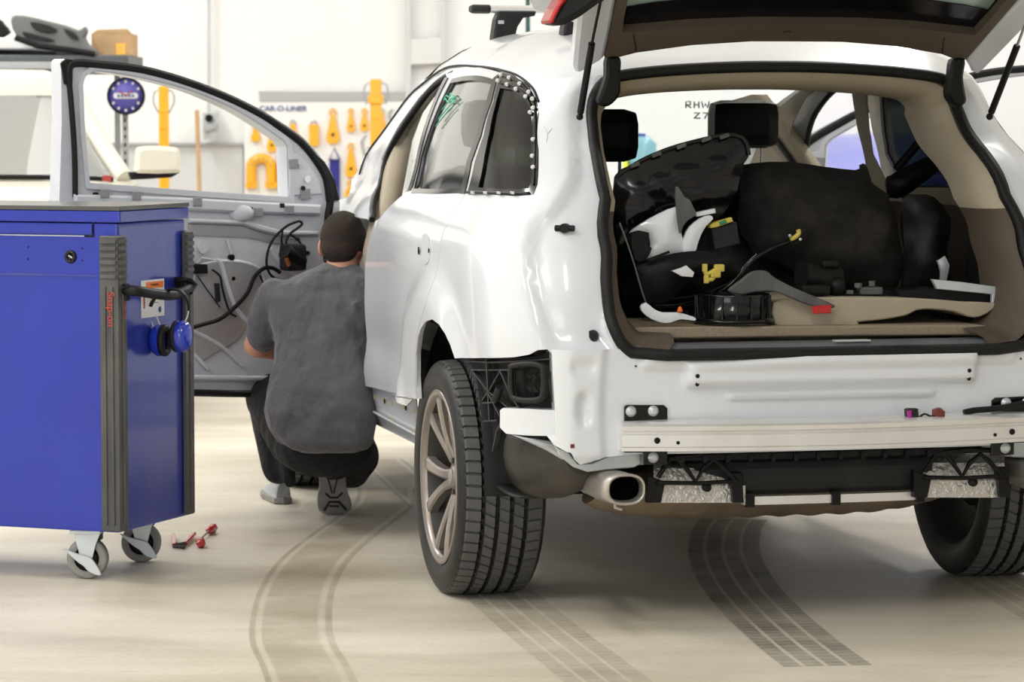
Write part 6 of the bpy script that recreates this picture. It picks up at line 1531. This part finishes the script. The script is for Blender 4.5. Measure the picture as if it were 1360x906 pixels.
# tool board
YB = 25.92
brd = fl2('tool_board', [(324.5, 133.5), (640, 131), (640, 330), (324.5, 330)], YB, .07, M['wall'], bev=.004); tag(brd, 'white pegboard of yellow pulling clamps headed by blue lettering', 'tool board')
fl2('board_header', [(343, 121), (540, 122), (540, 134), (345, 135)], YB - .01, .03, M['rail'], brd)
c = A(376, 144.5, YB - .006); text('CAR-O-LINER', .062, M['bluetxt'], brd, frame(c, (1, 0, 0), (0, 0, 1)), 'board_lettering', .002, bold=.0006)
bpy.context.view_layer.update(); bb = brd.children[-1]; 
_w = max(v.co.x for v in bb.data.vertices) - min(v.co.x for v in bb.data.vertices); _tw = A(408, 144, YB)[0] - A(345, 144, YB)[0]
for v in bb.data.vertices: v.co.x = c[0] + (v.co.x - c[0]) * _tw / _w
GRP = 'yellow pulling clamps hanging on the white tool board'
def clamp(cx, y0, y1, w, style, label, m=None, ring=M['galv']):
    m = m or M['yellow']; s_ = 1 / (4200 / YB); e_ = empty('pulling_clamp', A(cx, (y0 + y1) / 2, YB - .03)); tag(e_, label, 'clamp', GRP); H = (y1 - y0) * s_; Wd = w * s_; zt = H / 2
    prism = lambda poly, t=.03, nm='clamp_plate', mm=m, y=0: MB().prism(poly, lambda u, v, q: (u, y + q, v), t, bev=.003).build(nm, mm, e_)
    if style == 'drop':
        r = Wd * .26; MB().tube([(r * .9 * cos(a), .01, zt - r + r * sin(a)) for a in np.linspace(0, 2 * pi, 18, endpoint=False)], .008, 6, closed=True).build('pull_ring', m, e_)
        prism(crv([(-Wd * .14, zt - 2 * r), (Wd * .14, zt - 2 * r), (Wd * .35, zt - H * .55), (Wd * .5, -zt + H * .18), (Wd * .35, -zt), (-Wd * .35, -zt), (-Wd * .5, -zt + H * .18), (-Wd * .35, zt - H * .55)][::-1], 3, True))
        MB().tube([(0, -.006, -zt + H * .25), (0, .0, -zt + H * .25)], Wd * .13, 12).build('eye_hole', M['black'], e_)
    elif style == 'small':
        r = Wd * .30; MB().tube([(r * cos(a), .01, zt - r + r * sin(a)) for a in np.linspace(0, 2 * pi, 16, endpoint=False)], .007, 6, closed=True).build('pull_ring', ring, e_)
        prism(rrect(-Wd * .32, -zt + H * .1, Wd * .32, zt - 1.4 * r, Wd * .12)); prism(rrect(-Wd * .5, -zt, Wd * .5, -zt + H * .4, Wd * .15), .04, 'clamp_jaw', m, -.015)
    elif style == 'box':
        r = Wd * .32; MB().tube([(r * cos(a), .01, zt - r + r * sin(a)) for a in np.linspace(0, 2 * pi, 16, endpoint=False)], .007, 6, closed=True).build('pull_ring', ring, e_)
        prism(rrect(-Wd * .5, -zt, Wd * .5, zt - 1.2 * r, Wd * .1), .05, y=-.02); prism(rrect(-Wd * .3, -zt + H * .35, Wd * .3, zt - H * .3, .01), .01, 'clamp_slot', M['wood'], -.01)
    elif style == 'horseshoe':
        mb = MB(); pts = [(Wd * .33 * cos(a), 0, zt - Wd * .36 + Wd * .30 * sin(a)) for a in np.linspace(-.1, pi + .1, 15)]; pts = [(Wd * .33, 0, -zt + Wd * .16)] + pts + [(-Wd * .33, 0, -zt + Wd * .16)]
        mb.tube(pts, Wd * .17, 10, flat=(1, .5) if False else None); mb.build('horseshoe_arch', m, e_)
        for q in (-1, 1): prism(rrect(q * Wd * .33 - Wd * .19, -zt, q * Wd * .33 + Wd * .19, -zt + Wd * .2, .01), .06, 'clamp_foot', m, -.03)
        for a in np.linspace(.3, pi - .3, 6): MB().tube([(Wd * .33 * cos(a), -Wd * .18, zt - Wd * .36 + Wd * .30 * sin(a)), (Wd * .33 * cos(a), -Wd * .15, zt - Wd * .36 + Wd * .30 * sin(a))], .010, 8).build('bolt_head', M['wood'], e_)
    elif style == 'hook':
        MB().tube(crv([(0, .025, zt), (-Wd * .4, .02, zt * .5), (-Wd * .3, .02, -zt * .3), (0, .02, -zt), (Wd * .4, .02, -zt * .5), (Wd * .2, .02, -zt * .1)], 4), .010, 7).build('hook_bar', m, e_)
    return e_
for a in ((339.5, 163, 188, 11, 'small', 'small yellow clamp at the upper left corner of the tool board'), (361, 168, 201, 13, 'drop', 'drop shaped yellow clamp above the horseshoe clamp'), (389, 160, 182, 11, 'small', 'small yellow clamp directly under the middle of the blue lettering'),
          (417, 161, 194, 12, 'box', 'square yellow clamp right of the blue lettering with a ring on top'), (442, 145, 190, 17, 'drop', 'largest drop shaped yellow clamp, above the blue strap'), (466, 145, 175, 11, 'drop', 'slim yellow clamp right of the largest drop shaped one'), (484, 145, 174, 12, 'drop', 'slim yellow clamp close against the left of the yellow tower'), (507, 145, 172, 9, 'small', 'yellow clamp partly hidden just right of the yellow tower'),
          (347, 208, 250, 40, 'horseshoe', 'large yellow horseshoe clamp low on the tool board'), (375, 202, 250, 15, 'box', 'upright yellow clamp right of the horseshoe clamp'), (466, 191, 235, 15, 'drop', 'long yellow clamp right of the blue strap'), (465, 240, 262, 15, 'drop', 'pale yellow clamp at the bottom right of the tool board')):
    clamp(*a)
h_ = clamp(486, 180, 208, 13, 'hook', 'bare grey hook hanging right of the long yellow clamp', M['galv']); h_['group'] = ''; del h_['group']; h_['category'] = 'hook'
h_ = clamp(522, 145, 165, 12, 'hook', 'grey hook at the top right of the tool board', M['galv']); del h_['group']; h_['category'] = 'hook'
e_ = empty('blue_strap', A(444, 235, YB - .05)); tag(e_, 'blue webbing strap hanging from a triangular ring on the tool board', 'strap')
sub(fl2('webbing', [(437.5, 212), (451, 212), (451, 275), (437.5, 275)], YB - .03, .03, M['strap']), e_); sub(MB().tube([A(444, 197, YB - .04), A(437.5, 212, YB - .04), A(451, 212, YB - .04)], .010, 7, closed=True).build('triangle_ring', M['strap']), e_)
# cream vehicle facing the camera at the far left
YV = 16.6
van = empty('cream_vehicle', A(166, 300, YV - .45)); van.location.z = 0; van.rotation_euler.z = .17; tag(van, 'cream coloured vehicle with a large windscreen parked behind the open door', 'car')
cxv = A(-95, 200, YV)[0]; V0 = Vector(van.location)
def vs_(o): return sub(o, van)
zr_, zr2, zh_, zb_ = A(0, 96, YV)[2], A(0, 124, YV - .2)[2], A(0, 237, YV - .5)[2], .35
xr_ = A(166, 245, YV - .45)[0] - cxv; xt_ = A(112, 118, YV)[0] - cxv
def R3(hw, y, z, c=.12): return [(cxv - hw, y + c, z), (cxv - hw * .8, y + .03, z), (cxv, y, z), (cxv + hw * .8, y + .03, z), (cxv + hw, y + c, z)]
vs_(MB().loft([R3(xt_ + .02, YV - .05, zr2 - .01), R3(xt_ - .02, YV, zr_ - .03), R3(xt_ - .10, YV + .15, zr_ + .01), R3(xt_ - .10, YV + 1.2, zr_ + .03), R3(xt_ - .1, YV + 2.1, zr_ - .02)], closed=False, caps=False).build('roof_panel', M['cream']))
vs_(MB().loft([R3(xr_ - .06, YV - .50, zh_ + .01), R3((xr_ + xt_) / 2 - .05, YV - .27, (zh_ + zr2) / 2), R3(xt_ - .03, YV - .04, zr2)], closed=False, caps=False).build('windscreen', M['vanglass']))
for s_ in (-1, 1):
    q = [Vector((cxv + s_ * xr_, YV - .42, zh_)), Vector((cxv + s_ * (xr_ * .55 + xt_ * .45), YV - .2, (zh_ * .55 + zr2 * .45))), Vector((cxv + s_ * (xt_ + .02), YV + .06, zr2 + .02))]
    vs_(MB().tube(crv([tuple(v) for v in q], 5), .045, 10).build('windscreen_pillar', M['cream']))
    vs_(MB().loft([[(cxv + s_ * (xr_ + .10), YV - .35, zb_), (cxv + s_ * (xr_ + .12), YV - .35, .8), (cxv + s_ * (xr_ + .05), YV - .38, zh_)], [(cxv + s_ * (xr_ + .12), YV + 2.1, zb_), (cxv + s_ * (xr_ + .14), YV + 2.1, .8), (cxv + s_ * (xr_ + .05), YV + 2.1, zh_)]], closed=False, caps=False).build('side_panel', M['cream']))
    vs_(MB().loft([[(cxv + s_ * (xr_ + .03), YV - .30, zh_), (cxv + s_ * (xt_ + .0), YV + .15, zr2)], [(cxv + s_ * (xr_ + .03), YV + 2.05, zh_), (cxv + s_ * (xt_ + .0), YV + 2.05, zr2)]], closed=False, caps=False).build('side_window', M['tintd']))
hd_ = MB().loft([R3(xr_ + .05, YV - .45, zh_ - .0), R3(xr_ + .06, YV - .60, zh_ - .03), R3(xr_ + .04, YV - 1.35, zh_ - .16), R3(xr_ + .0, YV - 1.5, zh_ - .28), R3(xr_ + .02, YV - 1.55, .55), R3(xr_, YV - 1.5, .35)], closed=False, caps=False)
vs_(hd_.build('bonnet_and_nose', M['cream']))
for s_ in (-1, 1):
    vs_(MB().box((cxv + s_ * (xr_ + .02), YV - .95, .62), (.06, 1.1, .6), bev=.03).build('front_wing', M['cream']))
    for yy in (YV - .85, YV + 1.5): vs_(MB().lathe([(0, -.1), (.2, -.1), (.34, -.11), (.36, -.08), (.36, .08), (.34, .11), (.2, .1), (0, .1)], 30, Matrix.Translation((cxv + s_ * (xr_ - .05), yy, .365)) @ Matrix.Rotation(pi / 2, 4, 'Y')).build('road_wheel', M['sidewall']))
    vs_(MB().box((cxv + s_ * (xr_ - .22), YV - 1.52, .80), (.34, .06, .16), bev=.03).build('headlamp', M['zinc']))
vs_(MB().box((cxv, YV - 1.55, .72), (.8, .05, .22), bev=.02).build('grille', M['black']))
vs_(MB().tube([A(-60, 234, YV - .48), A(60, 235, YV - .48), A(150, 238, YV - .46)], .014, 6).build('wiper', M['black']))
vs_(MB().box((cxv, YV + .4, 1.0), (2 * xr_ - .2, .5, .3), bev=.05).build('dash_top', M['dark'])); vs_(MB().box((cxv + .4, YV + 1.2, 1.25), (.5, .15, .6), bev=.06).build('seat_back', M['galv'])); vs_(MB().box((cxv - .4, YV + 1.2, 1.25), (.5, .15, .6), bev=.06).build('seat_back', M['galv']))
P = [A(a, b, YV - .62) for a, b in rrect(174, 196, 231, 229, 6)]; 
vs_(fl2('mirror_shell', crv([(174, 200), (180, 195), (200, 194), (225, 196), (231, 202), (232, 222), (228, 230), (176, 230), (172, 222)], 2, True), YV - .62, .14, M['cream'], bev=.02))
vs_(fl2('mirror_arm', [(165, 229), (200, 227), (232, 225), (232, 230), (222, 236), (190, 238), (168, 239)], YV - .58, .10, M['black'], bev=.01))
vs_(fl2('red_sticker', [(133, 233), (145, 233), (144, 242), (132, 240)], YV - .53, .003, M['redtxt'], bev=.0003))
# rack above with parts on it
YR = 19.5
rk = empty('parts_rack', A(60, 84, YR)); rk.location.z = 0; tag(rk, 'dark blue grey rack behind the cream vehicle carrying body parts', 'rack')
zt = A(60, 73, YR)[2]; zb2 = A(60, 97, YR)[2]; x1 = A(170, 80, YR)[0]; x0 = x1 - 2.6
sub(MB().box(((x0 + x1) / 2, YR + .4, (zt + zb2) / 2), (x1 - x0, .8, zt - zb2), bev=.01).build('top_shelf', M['shelf']), rk)
sub(MB().box(((x0 + x1) / 2, YR - .02, (zt + zb2) / 2 - .01), (x1 - x0 - .4, .03, (zt - zb2) * .4), bev=.004).build('shelf_edge', M['galv']), rk)
for xx, yy in ((x0 + .04, YR + .02), (x0 + .04, YR + .75), (x1 - .022, YR + .02), (x1 - .16, YR + .75)): sub(MB().box((xx, yy, zb2 / 2), (.036, .036, zb2), bev=.003).build('rack_post', M['galv']), rk)
for k in range(14): sub(MB().box((x1 - .022, YR + .001, zb2 - .24 - k * .05), (.010, .003, .022)).build('post_slot', M['black']), rk)
sub(MB().box(((x0 + x1) / 2, YR + .4, .8), (x1 - x0, .8, .04), bev=.004).build('lower_shelf', M['shelf']), rk)
bx = empty('cardboard_box', A(150, 73, YR + .28)); tag(bx, 'open brown cardboard box at the right end of the rack', 'box'); cb = Vector(bx.location); cb.z = zt; bx.location = cb
hh = A(150, 45, YR + .28)[2] - zt; w_ = (A(178, 60, YR)[0] - A(123, 60, YR)[0])
MB().box((0, .1, hh / 2), (w_, .3, hh), bev=.006).build('box_body', M['card'], bx)
MB().prism([(-w_ / 2, hh), (w_ / 2, hh), (w_ / 2 - .03, hh + .03), (-w_ / 2 + .04, hh + .025)], lambda u, v, w: (u, -.05 + w, v), .01).build('box_flap', M['card'], bx); MB().box((w_ * .22, -.052, hh * .3), (.06, .004, .07)).build('orange_label', M['yellow'], bx)
e_ = empty('grey_bumper_frame', A(70, 70, YR)); tag(e_, 'grey plastic bumper frame with openings, heaped on the rack', 'bumper part')
sub(fl2('frame_shell', crv([(14, 28), (20, 20), (40, 22), (60, 27), (88, 34), (104, 40), (112, 35), (115, 42), (112, 50), (118, 60), (128, 68), (126, 74), (100, 72), (70, 62), (45, 58), (22, 48)], 2, True), YR + .05, .10, M['frame'], bev=.01), e_)
for pl_ in ([(40, 29), (62, 33), (76, 40), (66, 44), (48, 40)], [(84, 38), (98, 43), (104, 52), (94, 50)], [(30, 42), (55, 48), (72, 53), (60, 55), (36, 50)]): sub(fl2('frame_opening', crv(pl_, 2, True), YR + .03, .03, M['dark'], bev=.003), e_)
sub(MB().tube([A(20, 50, YR), A(50, 61, YR), A(90, 66, YR), A(126, 72, YR)], .018, 8).build('frame_rim', M['black']), e_)
o = fl2('white_sheet_part', crv([(-30, 50), (5, 50), (15, 45), (40, 55), (72, 60), (72, 68), (40, 66), (-30, 64)], 2, True), YR + .24, .10, M['wall'], bev=.01); tag(o, 'white panel lying under the grey bumper frame on the rack', 'panel')
o = fl2('black_tube_frame', crv([(-40, 20), (-5, 24), (4, 32), (12, 42), (5, 50), (-10, 62), (-40, 66)], 2, True), YR + .38, .1, M['black'], bev=.01); tag(o, 'black looped part at the left end of the rack', 'part')
o = fl2('dark_strip', crv([(-30, 66), (20, 65), (75, 66), (75, 73), (-30, 72)], 2, True), YR + .55, .1, M['black'], bev=.006); tag(o, 'dark flat strip lying on the rack under the white panel', 'strip')
o = fl2('grey_lamp_housing', crv([(75, 62), (90, 60), (108, 64), (112, 73), (76, 73)], 2, True), YR + .22, .14, M['frame'], bev=.01); tag(o, 'grey lamp housing hanging at the rack end left of the cardboard box', 'lamp housing')
# things seen through the car's windows
zb = A(850, 224, 21)[2]; wb = empty('workbench', (A(860, 224, 21)[0], 21.2, 0)); tag(wb, 'plain white bench beyond the windscreen carrying the blue bottle', 'workbench')
MB().box((0, 0, zb - .02), (1.2, .7, .04), bev=.004).build('bench_top', M['wall'], wb)
for sx in (-.55, .55):
    for sy in (-.3, .3): MB().box((sx, sy, (zb - .04) / 2), (.05, .05, zb - .04), bev=.004).build('bench_leg', M['galv'], wb)
e_ = empty('water_bottle', A(852, 224, 21)); e_.location.z = zb; tag(e_, 'pale blue plastic water bottle seen through the windscreen', 'bottle')
r = .10; zt = A(850, 181, 21)[2] - zb; MB().lathe([(0, .0), (r, .0), (r, .06), (r * 1.04, .07), (r * 1.04, .08), (r, .09), (r, zt - .05), (r * .5, zt), (0, zt)], 32).build('bottle_body', M['aqua'], e_); MB().lathe([(0, zt + .02), (.025, zt + .02), (.03, zt - .01), (0, zt - .01)], 16).build('bottle_cap', M['bluep'], e_)
o = fl2('yellow_jug', crv([(828, 224), (829, 200), (830, 172), (836, 172), (840, 167), (845, 169), (840, 178), (837, 185), (834, 200), (835, 224)], 2, True), 20.92, .06, mat('lime_yellow_plastic', (.75, .78, .05), .4), bev=.01); tag(o, 'lime yellow object beside the pale blue bottle', 'container')
# blue car beyond
bc = empty('blue_car', A(1210, 260, 22)); bc.location.z = 0; bc.rotation_euler.z = pi / 2; tag(bc, 'bright blue car seen through the windscreen', 'car')
cb = Vector(bc.location); zt_ = A(1050, 182, 22)[2]
def bs(o): o.parent = bc; return o
sec = lambda x, hs: [(x, y, z) for y, z in hs]
rings = []
for x, zr__, zw in ((-.75, .75, .60), (-.6, .95, .85), (.0, zt_ - .22, .92), (.35, zt_ - .14, .95), (.75, zt_ - .02, .95), (1.4, zt_, .95), (2.0, zt_ - .03, .95), (2.6, zt_ - .3, .92), (3.1, .95, .85), (3.3, .7, .6)):
    rings.append([(x, -.85, .3), (x, -.9, .6), (x, -.82, zw), (x, -.6, zr__), (x, 0, zr__ + .03), (x, .6, zr__), (x, .82, zw), (x, .9, .6), (x, .85, .3)])
bs(MB().loft(rings).build('car_body', mat('bright_blue_paint', (.012, .035, .42), .3, coat=.8)))
for s_ in (-1, 1):
    bs(MB().prism([(.55, .98), (2.75, .98), (2.2, zt_ - .08), (1.0, zt_ - .08)], lambda u, v, w: (u, s_ * (.80 - (v - .98) * .5) + w * s_, v), .02).build('side_window', M['tintd']))
    for x in (0., 2.55): bs(MB().lathe([(0, -.1), (.2, -.1), (.31, -.1), (.33, 0), (.31, .1), (.2, .1), (0, .1)], 28, Matrix.Translation((x, s_ * .82, .33)) @ Matrix.Rotation(pi / 2, 4, 'X')).build('road_wheel', M['sidewall']))
# pale marker writing on the windscreen
mb = MB()
for l in ([(911, 143), (911, 135), (917, 135), (917, 139), (911, 139), (918, 143)], [(922, 135), (922, 143)], [(922, 139), (928, 139)], [(928, 135), (928, 143)], [(932, 135), (934, 143), (937, 138), (940, 143), (942, 135)], [(922, 150), (929, 150), (922, 157), (930, 157)], [(934, 150), (940, 150), (936, 157)]):
    mb.tube([onws(a, b) for a, b in l], .0035, 5)
mb.build('pale_marker_writing', M['paper'], ws_)
